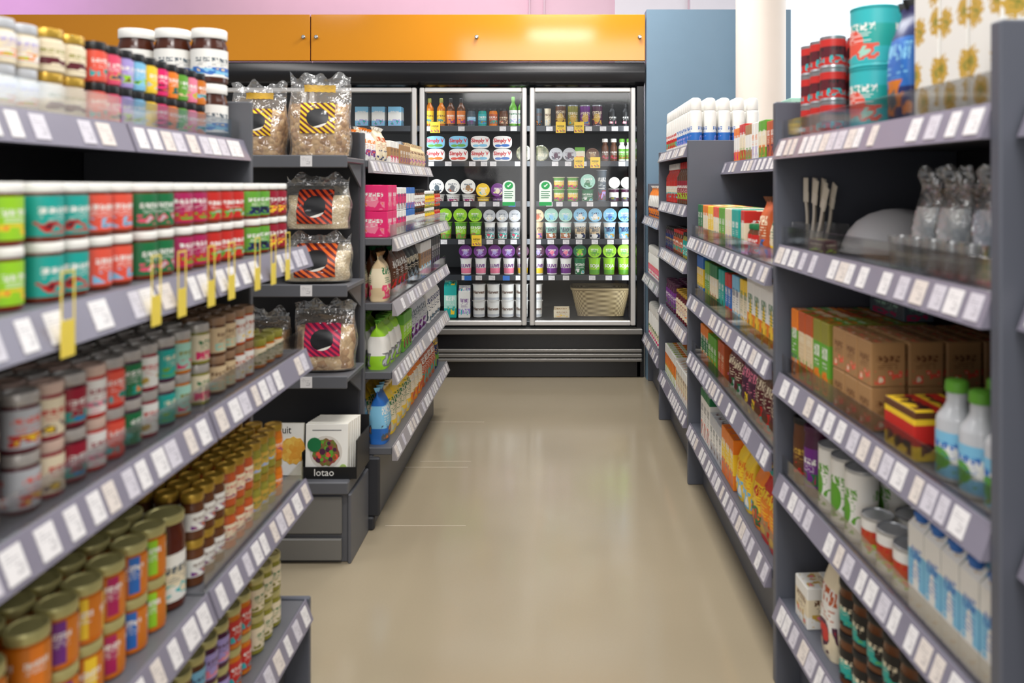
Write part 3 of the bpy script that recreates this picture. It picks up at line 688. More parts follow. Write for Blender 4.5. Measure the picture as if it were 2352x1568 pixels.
# fascia above the fridge
M_or, g, b = newmat('orange_gloss')
tc = g.node('ShaderNodeTexCoord'); nz = g.node('ShaderNodeTexNoise'); nz.inputs['Scale'].default_value = .8; g.l.new(tc.outputs['Object'], nz.inputs['Vector'])
g.l.new(g.mix(nz.outputs[0], sr((204, 130, 18)), sr((222, 146, 32))), b.inputs['Base Color']); b.inputs['Roughness'].default_value = .1
M_ch = mat('chrome_knob', (190, 190, 190), .2, metal=.9)
for (a, c, kn, nm) in ((-60, 717, (180, 704), 'glossy orange glass fascia panel, left one, above the jars and fridge'), (719.5, 1480, (733, 1097, 1467), 'glossy orange glass fascia panel right above the fridge doors')):
    x0, x1 = PX(a, FY), PX(c, FY)
    o = mk('fascia_panel', MB().cbox(x0, x1, -.02, .0, PZ(143, FY) + .003, PZ(37, FY), .003).mesh('fascia_panel', M_or), None, (0, FY - .03, 0)); tag(o, nm, 'panel')
    for px in kn:
        kb = MB().lathe([(.009, 0), (.009, .006), (.013, .012), (.013, .02), (.008, .024)], 14)
        kb.v = [(PX(px, FY) + x, -.02 - z, PZ(89, FY) + y) for x, y, z in kb.v]
        mk('fixing_knob', kb.mesh('fixing_knob', M_ch), o)
    bk_ = MB().box(x0, x1, .0, .03, PZ(143, FY) + .004, PZ(37, FY) - .01); mk('backing_board', bk_.mesh('backing_board', M_dark), o)

# ================================================================== LEFT NEAR RACKS
L1 = Geo(-1, -.64, .45, 1.536)
ush = lambda px: L1.u(px, -.02)
shl = [(1.40, .15), (1.135, 0), (.875, 0), (.545, 0), (.24, 0)]
ylw = [(1, ush(px)) for px in (145, 350, 410, 478, 525, 585, 622, 655)]
rack('shelving_unit', 'grey left shelving unit nearest the camera, full of jars', L1, 0, .977, shl, .55, [(0, .02, .13, 1.5)], M_left, M_rail, fences=(0, 2), seed=3, yellow=ylw, tagstep=.05)
rack('shelving_unit', 'short grey left shelving bay ending before the pasta bags', L1, .981, 1.536, shl, .55, [(1.516, 1.536, .13, 1.5)], M_left, M_rail, fences=(0, 2, 3), seed=4, yellow=ylw, base_end=True, tagstep=.05)
pale = printm('white', 'lilac', panel='cream', rep=2)
sj = lambda lab: jar('spice_jar', .02, .072, cm('black', rough=.35), cm(lab), printm(lab, 'white', rep=2, rows=5), lz=(.1, .74), lidr=.018)
seq = [(-70, 105, jar('spice_jar', .0235, .068, cm('silver', metal=.3), cm('cream'), pale), 'pale-labelled silver-lidded jar', 1, 2),
       (105, 215, jar('spice_jar', .027, .071, cm('gold', rough=.3, metal=.6), cm('cream'), printm('cream', 'olive', rep=2)), 'cream-labelled gold-lidded jar', 1, 2)]
pp = [215, 245, 270, 297, 322, 345, 368, 390, 412, 432, 452, 472, 490, 506]
nm = ['peach', 'rose', 'lilac', 'blue', 'yellow', 'hot-pink', 'orange', 'green', 'pink', 'amber', 'olive', 'red', 'magenta']
cc = ['coral', 'rose', 'lilac', 'sky', 'yellow', 'hot', 'orange', 'leaf', 'pink', 'amber', 'olive', 'red', 'magenta']
for i in range(13): seq.append((pp[i], pp[i + 1], sj(cc[i]), nm[i] + '-labelled small spice jar', 1, 2))
fill(L1, 'near-left top shelf', 1.40, .165, seq, 'jars on the near-left top shelf', umax=1.40)
nut = jar('chocolate_spread_jar', .042, .132, W, mat('choc', (70, 32, 18), .2), printm('white', 'slate', panel='sky', rep=2, pv=(.1, .3)), lidh=.022, lidr=.04, lz=(.12, .62))
for i, x in enumerate((-.846, -.934, -1.022)):
    for k in range(2):
        place(nut, (x, 1.905, 1.4005 + k * .1325), PI / 2 - .9, 'white-lidded chocolate spread jar, %s layer, %s from aisle, near-left top shelf' % (('bottom', 'upper')[k], ORD[i]), 'chocolate spread jars')
tom = mat('tomato_spread', (120, 45, 22), .25)
s2 = lambda c: jar('spread_jar', .0265, .079, W, tom, printm(c, 'white', rep=2, rows=4, cols=4), lidr=.0265, lz=(.1, .78), lidh=.012)
seq = [(a, c, s2(k), n + '-labelled white-lidded jar', 1, 2) for a, c, k, n in ((-90, 90, 'lime', 'lime'), (92, 210, 'teal', 'teal'), (212, 322, 'coral', 'coral'), (324, 410, 'green', 'bottle-green'), (412, 480, 'magenta', 'magenta'), (481, 575, 'red', 'red'), (576, 612, 'leaf', 'leaf-green'), (613, 660, 'crimson', 'crimson'))]
fill(L1, 'near-left second shelf', 1.135, .022, seq, 'spread jars on the near-left second shelf', umin=.3, umax=1.50)
lidg = mat('lid_pewter', (186, 180, 174), .3, metal=.3); lidb = mat('lid_brown', (150, 118, 90), .35); lidr_ = mat('lid_cream_red', (206, 176, 160), .35)
s3 = lambda c, ink, cont, lid: jar('jam_jar', .0225, .076, lid, cm(cont, rough=.2), printm(c, ink, rep=2, rows=5), lidr=.0218, lz=(.1, .74), n=16)
seq = [(a, c, s3(k, i, ct, ld), n + '-labelled jam jar', 4, 2) for a, c, k, i, ct, ld, n in (
    (-160, 40, 'plum', 'white', 'plum', lidg, 'plum'), (40, 100, 'silver', 'coral', 'burgundy', lidg, 'silver'), (100, 150, 'cream', 'red', 'crimson', lidr_, 'cream'), (150, 200, 'crimson', 'white', 'burgundy', lidg, 'crimson'),
    (200, 245, 'white', 'crimson', 'red', lidr_, 'crimson-printed white'), (245, 290, 'coral', 'white', 'red', lidg, 'coral'), (290, 330, 'green', 'white', 'plum', lidg, 'green'), (330, 372, 'white', 'red', 'crimson', lidg, 'white'), (372, 410, 'teal', 'cream', 'plum', lidg, 'teal'), (410, 455, 'mint', 'olive', 'amber', lidg, 'mint'),
    (455, 495, 'cream', 'green', 'olive', lidg, 'green-printed cream'), (495, 540, 'beige', 'brown', 'brown', lidb, 'beige'), (540, 590, 'white', 'rust', 'rust', lidb, 'rust-printed white'))]
seq.append((592, 672, jar('jam_jar', .025, .066, cm('olive', rough=.4), cm('amber', rough=.2), printm('cream', 'green', rep=2), lidr=.024), 'olive-lidded cream-labelled jar', 3, 1))
fill(L1, 'near-left third shelf', .875, .022, seq, 'jam jars on the near-left third shelf', umin=.40, umax=1.50)
lidh_ = mat('lid_olive_gold', (190, 182, 122), .3, metal=.35)
hon = mat('honey', (206, 108, 22), .15)
s4 = lambda c: jar('honey_jar', .027, .086, lidh_, hon, printm('amber', 'white', rep=4, strip=c), lidr=.0265, lz=(.12, .78))
seq = [(a, c, s4(k), n + '-labelled honey jar', 4, 2) for a, c, k, n in ((-300, 60, 'leaf', 'green'), (60, 130, 'orange', 'orange'), (130, 190, 'purple', 'purple'), (190, 245, 'yellow', 'yellow'), (245, 300, 'magenta', 'magenta'), (300, 345, 'blue', 'blue'), (345, 387, 'lime', 'lime'))]
seq.append((388, 440, jar('sauce_jar', .034, .165, lidh_, mat('sauce', (80, 30, 15), .2), printm('white', 'slate', rep=2, panel='cream'), lidr=.032, lz=(.1, .6)), 'tall dark sauce jar', 2, 1))
s4b = lambda c, i, ct: jar('pesto_jar', .021, .085, cm('gold', rough=.3, metal=.6), cm(ct, rough=.2), printm(c, i, rep=2), lidr=.020, lz=(.22, .6), n=16)
seq += [(a, c, s4b(k, i, ct), n + '-labelled pesto jar', 4, 2) for a, c, k, i, ct, n in ((444, 520, 'white', 'brown', 'brown', 'white'), (521, 580, 'cream', 'red', 'rust', 'cream'), (581, 630, 'gold', 'green', 'olive', 'gold'), (631, 680, 'orange', 'white', 'amber', 'orange'))]
fill(L1, 'near-left fourth shelf', .545, .022, seq, 'jars on the near-left fourth shelf', umin=.40, umax=1.50)
s5 = lambda c, i, ct: jar('antipasti_jar', .025, .085, lidh_, cm(ct, rough=.2), printm(c, i, rep=2), lidr=.024)
seq = [(a, c, s5(k, i, ct), n + '-labelled antipasti jar', 3, 2) for a, c, k, i, ct, n in ((300, 470, 'sky', 'navy', 'brown', 'sky-blue'), (470, 530, 'lilac', 'plum', 'plum', 'lilac'), (531, 585, 'red', 'white', 'amber', 'red'), (586, 640, 'cream', 'green', 'olive', 'cream'), (641, 690, 'green', 'white', 'olive', 'green'))]
fill(L1, 'near-left bottom shelf', .24, .022, seq, 'jars on the near-left bottom shelf', umin=.7, umax=1.50)

# ================================================================== LEFT ENDCAP
EY = 2.67; ex0, ex1 = -1.45, -.715
ec = bpy.data.objects.new('endcap_shelf', None); COL.objects.link(ec); ec.location = (0, EY, 0); tag(ec, 'grey endcap shelf facing the camera, holding pasta bags and cookbooks', 'shelving unit')
def ep(name, mb, m, par=None): return mk(name, mb.mesh(name, m), par or ec)
ep('back_panel', MB().cbox(ex0, ex1 - .02, .235, .25, 0, 1.487, .003), M_dark)
ez = [PZ(358, EY), PZ(655, EY), PZ(865, EY)]
for z in ez:
    m_ = MB().cbox(ex0, ex1, 0.0, .234, z - .022, z - .004, .003); m_.cbox(ex0, ex1, -.006, .004, z - .04, z + .003, .003)
    so = ep('shelf', m_, M_left)
    mk('price_tag', MB().box(PX(705, EY) - .02, PX(705, EY) + .02, -.0085, -.0062, z - .036, z + .001).mesh('price_tag', M_tag[2]), so)
    ep('shelf_bracket', MB().xprism([(.06, z - .022), (.234, z - .022), (.234, z - .11)], ex1 - .018, ex1 - .012), M_left, so)
zb_ = PZ(1105, EY)
ep('base_box', MB().cbox(ex0, ex1, .012, .234, 0, zb_ - .045, .004), M_left)
ep('base_shelf', MB().cbox(ex0, ex1 + .004, -.01, .234, zb_ - .043, zb_, .004), M_left)
bf = MB(); bf.cbox(ex0, ex1 - .02, .002, .011, .1, zb_ - .055, .003); bf.cbox(ex0, ex1 - .02, -.004, .011, .012, .085, .003)
ep('base_front', bf, mat('base_front_grey', (112, 110, 106), .4, var=.05))
ep('base_side', MB().cbox(ex1 + .0005, ex1 + .012, .0, .25, 0, zb_ - .045, .003), M_left)
film = clear('bag_film', .14, bump=1.0, milk=.06)
pas1 = lumpm('pasta_brown', (170, 122, 70), (232, 194, 138), 55); pas2 = lumpm('couscous', (228, 204, 160), (246, 230, 194), 150, .4); pas3 = lumpm('crisps', (180, 132, 80), (240, 208, 156), 38)
yst = stripem((238, 196, 30), (90, 20, 40)); ost = stripem((224, 100, 34), (90, 24, 34)); rst = stripem((206, 70, 30), (70, 18, 30)); mst = stripem((214, 36, 80), (110, 24, 70)); yst2 = stripem((238, 196, 30), (90, 20, 40), False)
def pbag(w, h, cont, st, seed, d=.13, lv=(.3, .72), lw=.55, tl=None): return bag('pasta_bag', w, d, h, film, film, st, seed, content=cont, film=film, lv=lv, lw=lw, top_label=tl)
def ebag(p, px, z, lb, rz=0., dy=.12): place(p, (PX(px, EY + .05), EY + dy, z + .0035), rz, lb, 'clear pasta bags on the endcap')
ebag(pbag(.215, .28, pas1, yst, 2, tl=yst2), 722, ez[0], 'clear pasta bag with yellow-striped label, right one on top endcap shelf', .12)
ebag(pbag(.19, .25, pas1, yst, 5, tl=yst2), 580, ez[0], 'clear pasta bag with yellow-striped label, left one behind jar rack', .1)
p2 = pbag(.235, .155, pas2, ost, 3, lv=(.12, .92), lw=.6, d=.15)
ebag(p2, 718, ez[1], 'clear couscous bag with orange-striped label, lower of two on endcap', .08)
p3 = pbag(.225, .18, pas2, rst, 9, lv=(.12, .84), lw=.54, d=.13)
ebag(p3, 718, ez[1] + .183, 'clear couscous bag with dark red-striped label, upper of two', .05)
ebag(p2, 540, ez[1], 'clear couscous bag hidden partly behind the near-left jar rack', -.1)
p4 = pbag(.215, .23, pas3, mst, 12, lv=(.25, .78), lw=.58)
ebag(p4, 735, ez[2], 'clear bag of crispbread with pink-striped label on lowest endcap shelf', .05)
ebag(pbag(.19, .2, pas3, mst, 15), 590, ez[2], 'clear bag with pink-striped label beside lowest jar shelf', -.08)
# cookbooks in a black display box
dbx = MB(); x0, x1 = PX(688, EY), PX(816, EY)
dbx.box(x0, x1, .02, .2, 0, .004); dbx.box(x0, x1, .02, .024, .004, .04); dbx.box(x0, x0 + .003, .024, .2, .004, .09)
dbx.box(x1 - .004, x1, .024, .2, .004, .13); dbx.box(x0, x1, .197, .2, .004, .17)
db = mk('display_box', dbx.mesh('display_box', printm('black', None)), None, (0, EY, zb_ + .0005)); tag(db, 'black cardboard display box holding the cookbooks on the endcap base', 'box')
mk('lettering', text_mesh('lotao', .034, W, y=.0195, z=.021), db, (PX(740, EY), 0, 0))
foodm = lumpm('salad_photo', (150, 30, 60), (90, 130, 40), 90, .1)
def book(x, yy, z, tilt, big, lb, txt=None):
    w, hh, t = .146 if big is not False else .13, .178, .012
    b = MB().cbox(-w / 2, w / 2, 0, t, 0, hh, .001)
    me = [('cookbook', b.mesh('cookbook', mat('cover_white', (240, 238, 232), .4)), None)]
    pg = MB().box(-w / 2 + .002, w / 2 + .0006, .002, t - .002, .002, hh + .0006); me.append(('pages', pg.mesh('pages', mat('paper', (226, 220, 205), .7)), 0))
    if big is not None:
        n = 24; cx_, cz_ = (-.002, .082) if big else (.03, .085)
        disc = lambda mb, x, z_, r, ya, yb, wob=0.: mb.prism([(x + r * math.cos(2 * PI * i / n) * (1 + wob * math.sin(5 * i)), z_ + r * math.sin(2 * PI * i / n) * (1 + wob * math.cos(3 * i))) for i in range(n)], ya, yb)
        if big: me.append(('cover_plate', disc(MB(), cx_, cz_, .056, -.0006, 0).mesh('cover_plate', mat('plate_photo', (212, 206, 198), .5)), 0))
        me.append(('cover_photo', disc(MB(), cx_, cz_, .046, -.0012, 0, .08).mesh('cover_photo', foodm if big else lumpm('soup_photo', (226, 150, 40), (240, 200, 90), 60, .1)), 0))
        if big:
            bits = [MB(), MB(), MB()]; rr = random.Random(4)
            for i in range(21):
                a, q = rr.uniform(0, 6.28), .04 * rr.random() ** .5
                disc(bits[i % 3], cx_ + q * math.cos(a), cz_ + q * math.sin(a), rr.uniform(.005, .011), -.0018 - .0001 * (i % 5), -.0012, .12)
            for bt_, cn in zip(bits, ('leaf', 'plum', 'coral')): me.append(('cover_food', bt_.mesh('cover_food', cm(cn)), 0))
            me.append(('cover_badge', disc(MB(), -.042, .108, .024, -.003, -.0012).mesh('cover_badge', cm('green')), 0))
            me.append(('cover_text', MB().box(-.05, .05, -.0006, 0, .155, .158).mesh('cover_text', cm('grey')), 0))
            cuc = MB(); disc(cuc, .045, .02, .013, -.0014, 0); disc(cuc, .058, .03, .012, -.001, 0); me.append(('cover_garnish', cuc.mesh('cover_garnish', mat('garnish_green', (170, 196, 110), .5)), 0))
        if txt: me.append(('lettering', text_mesh(txt, .036, BK, y=-.0006, z=.155, sx=.85), 0))
    place(P('book', me, w, t, hh, 0), (x, EY + yy, z), 0, lb, 'cookbooks in the display box', rx=-tilt)
xb = (x0 + .003 + x1 - .004) / 2
book(xb - .012, .028, zb_ + .006, .06, True, 'white cookbook with salad photo and green badge, front of right stack')
for i in range(6): book(xb - .012 + .003 * i, .046 + i * .0165, zb_ + .006, .06, None, 'white cookbook edge behind the salad cover, %s behind it' % ORD[i])
book(x0 - .07, .05, zb_ + .001, .06, False, 'white cookbook with yellow soup photo, left of the salad cover', 'suit')

# ================================================================== LEFT FAR RACK
L2 = Geo(-1, -.625, 2.955, 1.45)
s2l = [(1.385, .09), (1.09, 0), (.845, 0), (.585, 0), (.30, 0)]
rk = rack('shelving_unit', 'grey far-left shelving unit behind the endcap, full of packets', L2, 0, 1.45, s2l, .5, [(-.02, 0, .098, 1.487), (1.43, 1.45, .098, 1.46)], M_left, M_railw, fences=(1, 2), tagstep=.06, seed=8, plinth=.07)
ft = MB().cbox(-.735, -.685, 2.925, 2.953, .0, .05, .006); ft.cbox(-.735, -.665, 2.93, 2.952, .05, .27, .006)
ft.v = [(x - rk.location.x, y - rk.location.y, z) for x, y, z in ft.v]
mk('upright_foot', ft.mesh('upright_foot', M_dark), rk)
pk = lambda c, i, w, d, h, seed=1, seal=None, label=None, name='food_packet': bag(name, w, d, h, printm(c, i, rep=2, panel=label), cm(seal or c), None, seed)
B = lambda c, i, pn=None, ac=None, w=.07, d=.12, h=.1, name='carton_box', rows=6: carton(name, w, d, h, printm(c, i, panel=pn, accent=ac, rows=rows))
fill(L2, 'far-left top shelf', 1.385, .1, [(840, 868, pk('white', 'orange', .08, .05, .13, 2, 'orange'), 'orange-white snack packet', 2), (868, 892, pk('cream', 'rust', .08, .06, .15, 4, 'white'), 'cream snack packet, white seal', 2),
     (892, 915, B('white', 'brown', 'kraft', w=.06, h=.1), 'white-tan cracker carton'), (915, 940, B('kraft', 'white', w=.06, h=.095), 'kraft cracker carton'), (940, 975, pk('beige', 'brown', .09, .06, .12, 6), 'beige snack packet')], 'packets on the far-left top shelf')
fill(L2, 'far-left second shelf', 1.09, .02, [(870, 908, B('hot', 'white', w=.085, h=.1, ac='pink'), 'magenta tea carton', 1, 2), (908, 930, B('white', 'navy', 'hot', w=.06, h=.095), 'white-pink tea carton', 1, 2),
     (930, 948, B('blue', 'white', 'white', w=.06, h=.095), 'blue-white tea carton', 1, 2), (948, 975, jar('spread_jar', .028, .09, BK, cm('brown', rough=.2), printm('white', 'brown', rep=2)), 'black-lidded white-labelled jar', 2, 2),
     (975, 998, jar('spread_jar', .027, .085, W, cm('olive', rough=.2), printm('yellow', 'red', rep=2)), 'white-lidded yellow-labelled jar', 2, 2), (998, 1022, jar('spread_jar', .027, .085, BK, cm('rust', rough=.2), printm('red', 'white', rep=2)), 'black-lidded red-labelled jar', 2, 2)], 'goods on the far-left second shelf')
fill(L2, 'far-left third shelf', .845, .02, [(870, 905, pk('beige', 'green', .1, .075, .19, 3, 'kraft', 'cream', 'flour_bag'), 'beige paper flour bag', 2), (905, 935, pk('brown', 'white', .09, .06, .2, 5, 'green'), 'brown coffee packet, green seal', 2),
     (935, 962, pk('black', 'cream', .09, .06, .2, 7, 'brown'), 'black coffee packet', 2), (962, 988, B('white', 'black', 'kraft', w=.075, h=.17), 'white printed baking carton'), (988, 1024, B('black', 'white', w=.07, h=.17, rows=9), 'black printed baking carton')], 'goods on the far-left third shelf')
fill(L2, 'far-left fourth shelf', .585, .02, [(870, 922, pk('lime', 'white', .1, .08, .19, 11, 'leaf', 'white'), 'lime green baking packet', 2), (922, 945, B('leaf', 'white', 'lime', w=.06, h=.16), 'leaf-green baking carton'),
     (945, 985, pk('silver', 'slate', .1, .075, .19, 14, 'silver'), 'silver-grey packet', 2), (985, 1024, pk('white', 'navy', .09, .07, .2, 15, 'silver'), 'white packet, blue print', 2)], 'goods on the far-left fourth shelf')
fill(L2, 'far-left bottom shelf', .30, .02, [(870, 900, pk('blue', 'white', .1, .075, .22, 21, 'sky', 'sky', 'flour_bag'), 'blue paper flour bag', 2), (900, 945, pk('yellow', 'green', .1, .08, .2, 22, 'cream', 'cream', 'flour_bag'), 'yellow paper flour bag', 2),
     (945, 972, pk('orange', 'white', .09, .07, .2, 23, 'white', 'cream'), 'orange grain packet', 2), (972, 1000, pk('rust', 'white', .09, .07, .2, 24, 'pink'), 'rust-coloured grain packet', 2), (1000, 1026, pk('navy', 'yellow', .1, .08, .24, 25, 'navy'), 'navy grain packet')], 'goods on the far-left bottom shelf')

# ================================================================== RIGHT RACKS
R3 = Geo(1, .622, 1.11, .94, .05)
R2 = Geo(1, .575, 2.09, 1.31)
R1 = Geo(1, .572, 3.43, .90)
R0 = Geo(1, .578, 4.36, .82)
R4 = Geo(1, .655, .45, .635)
rack('shelving_unit', 'dark grey near-right shelving unit with tins, boxes and white cans', R3, 0, .94, [(1.405, .0), (1.135, 0), (.805, 0), (.545, 0), (.225, 0)], .47, [(-.025, 0, -.01, 1.52), (.915, .94, -.012, 1.505)], M_rack, M_rail, 1.49, fences=(0, 1, 2, 3), tagstep=.05, seed=21)
rack('shelving_unit', 'dark grey middle-right shelving unit with tea boxes and pouches', R2, 0, 1.31, [(1.385, .15), (1.07, 0), (.82, 0), (.575, 0), (.265, 0)], .47, [(1.285, 1.31, -.012, 1.484)], M_rack, M_rail, 1.48, fences=(1, 2, 3), tagstep=.064, seed=22)
rack('shelving_unit', 'dark grey far-right shelving unit topped with white bottles', R1, 0, .90, [(1.462, 0), (1.20, 0), (.95, 0), (.64, 0), (.275, 0)], .47, [(.875, .9, -.012, 1.47)], M_rack, M_rail, 1.46, tagstep=.06, seed=23)
rack('shelving_unit', 'low grey rearmost-right shelving unit beside the fridge', R0, 0, .82, [(1.09, 0), (.715, 0), (.32, 0)], .47, [(.8, .82, .02, 1.3)], M_rack, M_rail, 1.3, tagstep=.06, seed=24)
rack('shelving_unit', 'dark grey shelving unit at the right photo edge, barely visible', R4, 0, .63, [(1.405, 0), (1.14, 0), (.80, 0), (.545, 0), (.225, 0)], .44, [], M_rack, M_rail, 1.48, tagstep=.05, seed=25)
# near right, top
tinm = cm('silver', metal=.8, rough=.3)
fill(R3, 'near-right top shelf', 1.405, .012, [(1836, 1905, can('snack_tin', .029, .074, printm('red', 'black', panel='burgundy', rep=3, rows=9, cols=2), tinm), 'red striped snack tin', 3, 3),
     (1932, 1990, can('cocoa_tin', .05, .125, printm('aqua', 'white', accent='coral', panel='teal', rep=2, rows=7), cm('aqua', rough=.4)), 'aqua cocoa tin', 2, 2),
     (2022, 2085, pk('navy', 'sky', .085, .07, .235, 31, 'black', 'blue', 'crisp_bag'), 'blue-black crisp bag', 2),
     (2088, 2320, carton('pasta_carton', .08, .1, .27, flowerm('flowers', 'white', 'gold', 'olive'), None), 'tall white carton with golden flowers', 2, 1)], 'goods on the near-right top shelf', umin=.01, umax=.905)
# second shelf: forks, dome, clear bags, tumblers
woodm = mat('fork_beige', (206, 196, 180), .5)
fk = MB().grid(lambda u, v: ((u - .5) * (.012 + .004 * v), .004 * math.sin(v * 3), .11 * v), 2, 8)
fk2 = MB().grid(lambda u, v: ((.5 - u) * (.012 + .004 * v), .004 * math.sin(v * 3) + .003, .11 * v), 2, 8); fk.v += fk2.v; fk.f += [[i + 27 for i in f] for f in fk2.f]; fk.uv += fk2.uv
hd = MB().cbox(-.013, .013, -.001, .004, .108, .135, .001)
for q in (-.0105, -.0035, .0035, .0105): hd.cbox(q - .002, q + .002, -.001, .003, .134, .17, .0008)
fork = P('fork', [('fork', fk.mesh('fork', woodm), None), ('fork_head', hd.mesh('fork_head', woodm), 0)], .03, .01, .17, 0)
ctr = MB(); ctr.box(-.06, .06, -.05, .05, 0, .002)
for q in (-1, 1): ctr.box(q * .058, q * .06, -.05, .05, .002, .06); ctr.box(-.06, .06, q * .049 - .001, q * .049 + .001, .002, .06)
uF = .845
tr_ = mk('cutlery_tray', ctr.mesh('cutlery_tray', M_clear), None, R3.pt(uF, .075, 1.1355)); tr_.rotation_euler = (0, 0, -PI / 2 + .05); tag(tr_, 'clear open tray holding beige forks, near-right second shelf', 'tray')
for i in range(7):
    # fanned out towards the near end
    q = R3.pt(uF + .03 - i * .009, .05 + .014 * (i % 3), 1.139); place(fork, q, -PI / 2 + .05, 'beige disposable fork in clear tray, %s from far end' % ORD[i], 'forks in the clear tray', ry=.02 + .085 * i)
dm = MB().lathe([(.122, 0), (.125, .004), (.123, .012), (.118, .03), (.108, .05), (.09, .072), (.064, .089), (.034, .099), (.01, .102), (.002, .102)], 40)
rm_ = MB().lathe([(.1255, .003), (.129, .005), (.1255, .008)], 40, cap0=False, cap1=False)
place(P('cover', [('domed_cover', dm.mesh('domed_cover', mat('dome_grey', (182, 180, 182), .45)), None), ('rim', rm_.mesh('rim', mat('dome_rim', (140, 138, 140), .4)), 0)], .26, .26, .1, 0), R3.pt(.635, .175, 1.1355), 0, 'pale grey domed cover standing beside the beige forks')
place(carton('small_box', .1, .03, .03, printm('burgundy', 'cream')), R3.pt(.70, .025, 1.1355), -PI / 2 + .05, 'flat dark red box in front of the pale grey dome')
gl = MB().lathe([(.02, 0), (.022, .002), (.026, .06), (.0245, .06), (.021, .005), (.001, .004)], 18)
gls = P('glass', [('tumbler', gl.mesh('tumbler', clear('tumbler_glass', .2, milk=.05)), None)], .056, .056, .06, .1)
cbg = lambda c1, c2, sd: bag('clear_bag', .085, .065, .17, film, film, None, sd, content=lumpm('bagfill%d' % sd, c1, c2, 30), film=film)
fill(R3, 'near-right second shelf', 1.1353, .012, [(2030, 2230, gls, 'small clear tumbler'), ], 'tumblers', umin=.05, umax=.46)
fill(R3, 'near-right second shelf behind tumblers', 1.1353, .08, [(2090, 2200, cbg((190, 198, 205), (236, 236, 232), 41), 'clear bag of grey sweets', 3), (2200, 2290, cbg((160, 180, 200), (226, 228, 232), 42), 'clear bag of bluish sweets', 3), (2290, 2380, pk('leaf', 'red', .08, .07, .2, 43, 'mint', 'cream'), 'green-cream packet', 2)], 'bags on the near-right second shelf', umin=.01, umax=.46)
fill(R3, 'back of near-right second shelf', 1.1353, .36, [(2100, 2320, pk('kraft', 'cream', .05, .04, .15, 44, 'beige', 'brown'), 'small brown snack packet', 2)], 'packets behind the dome', umin=.47, umax=.88)
# third shelf
tb = lambda c, i, p_: carton('tea_carton', .045, .11, .175, printm(c, i, panel=p_))
card = carton('cardboard_box', .06, .07, .088, printm('kraft', 'brown', rows=9, cols=7))
fill(R3, 'near-right third shelf', .805, .012, [(1815, 1845, tb('orange', 'white', 'leaf'), 'orange-green tea carton', 2), (1845, 1875, tb('rust', 'cream', 'beige'), 'rust tea carton', 2), (1875, 1912, tb('olive', 'white', 'leaf'), 'olive tea carton', 2), (1912, 2010, card, 'brown cardboard soap box', 4, 2),
     (2015, 2110, carton('display_carton', .11, .12, .09, printm('yellow', 'red', panel='red', band='brown')), 'yellow-red display carton'),
     (2125, 2330, bottle('cleaner_bottle', .032, .165, cm('silver', rough=.15), printm('sky', 'blue', rep=2, panel='white', accent='leaf'), cm('leaf'), sh=.6, nr=.5, cr=.018, caph=.12, lz=(.06, .5)), 'pale cleaner bottle, green cap', 2)], 'goods on the near-right third shelf', umin=.01, umax=.905)
place(carton('long_box', .17, .07, .045, printm('slate', 'mint', rows=3)), R3.pt(R3.u(1935, .1) - .045, .22, .983), -PI / 2 + .05, 'long grey-green box lying on the brown cardboard boxes')
# fourth shelf
fill(R3, 'near-right fourth shelf', .545, .012, [(1815, 1842, jar('cocoa_jar', .03, .165, BK, cm('brown'), printm('brown', 'gold', rep=2), lidr=.03), 'brown-labelled cocoa jar', 2), (1842, 1868, jar('cocoa_jar', .03, .165, cm('plum'), cm('plum'), printm('purple', 'white', rep=2), lidr=.03), 'purple-labelled cocoa jar', 2),
     (1868, 1968, can('coconut_can', .035, .15, printm('white', 'leaf', rep=2, accent='leaf'), cm('silver', metal=.4, rough=.35)), 'white can with green print', 4), (1970, 2085, can('food_can', .032, .085, printm('white', 'red', rep=2, panel='rust'), cm('silver', metal=.5, rough=.3)), 'white-rust striped can', 4),
     (2086, 2330, gable('drink_carton', .05, .06, .185, printm('white', 'blue', panel='sky', accent='white'), cm('blue')), 'blue-white drink carton', 3)], 'goods on the near-right fourth shelf', umin=.01, umax=.905)
fill(R3, 'near-right bottom shelf', .225, .012, [(1812, 1862, carton('white_pack', .08, .12, .1, printm('white', 'brown', panel='cream')), 'white-cream noodle pack', 2), (1864, 1915, pk('cream', 'rust', .08, .07, .235, 51, 'beige', 'white'), 'cream pink-printed grain bag', 2),
     (1918, 2150, jar('dark_jar', .032, .11, BK, cm('brown', rough=.2), printm('black', 'cream', rep=2, accent='teal'), lidr=.032), 'black-lidded dark jar', 4, 2), (2152, 2330, can('food_can', .037, .11, printm('cream', 'teal', rep=2), tinm), 'cream-teal food can', 2, 2)], 'goods on the near-right bottom shelf', umin=.01, umax=.905)
# middle right
tea = lambda c, i, p_=None, w=.07, h=.125, d=.13: carton('tea_carton', w, d, h, printm(c, i, panel=p_))
tw_ = .045
fill(R2, 'middle-right top shelf', 1.385, .165, [(1690, 1702, tea('orange', 'white', 'white', tw_, .14), 'orange-white biscuit carton'), (1702, 1716, tea('red', 'white', 'cream', tw_, .15), 'red-cream biscuit carton'), (1716, 1730, tea('kraft', 'white', 'white', tw_, .14), 'tan-white biscuit carton'), (1730, 1746, tea('white', 'orange', None, tw_, .14), 'white biscuit carton, orange print'),
     (1746, 1763, tea('leaf', 'white', 'cream', tw_, .14), 'green-cream biscuit carton'), (1763, 1785, tea('rust', 'white', None, tw_, .13), 'rust biscuit carton'), (1785, 1812, tea('aqua', 'white', 'white', tw_, .14), 'aqua-white biscuit carton'), (1812, 1840, tea('coral', 'white', 'cream', tw_, .14), 'coral biscuit carton')], 'cartons on the middle-right top shelf', umin=.06, umax=1.26)
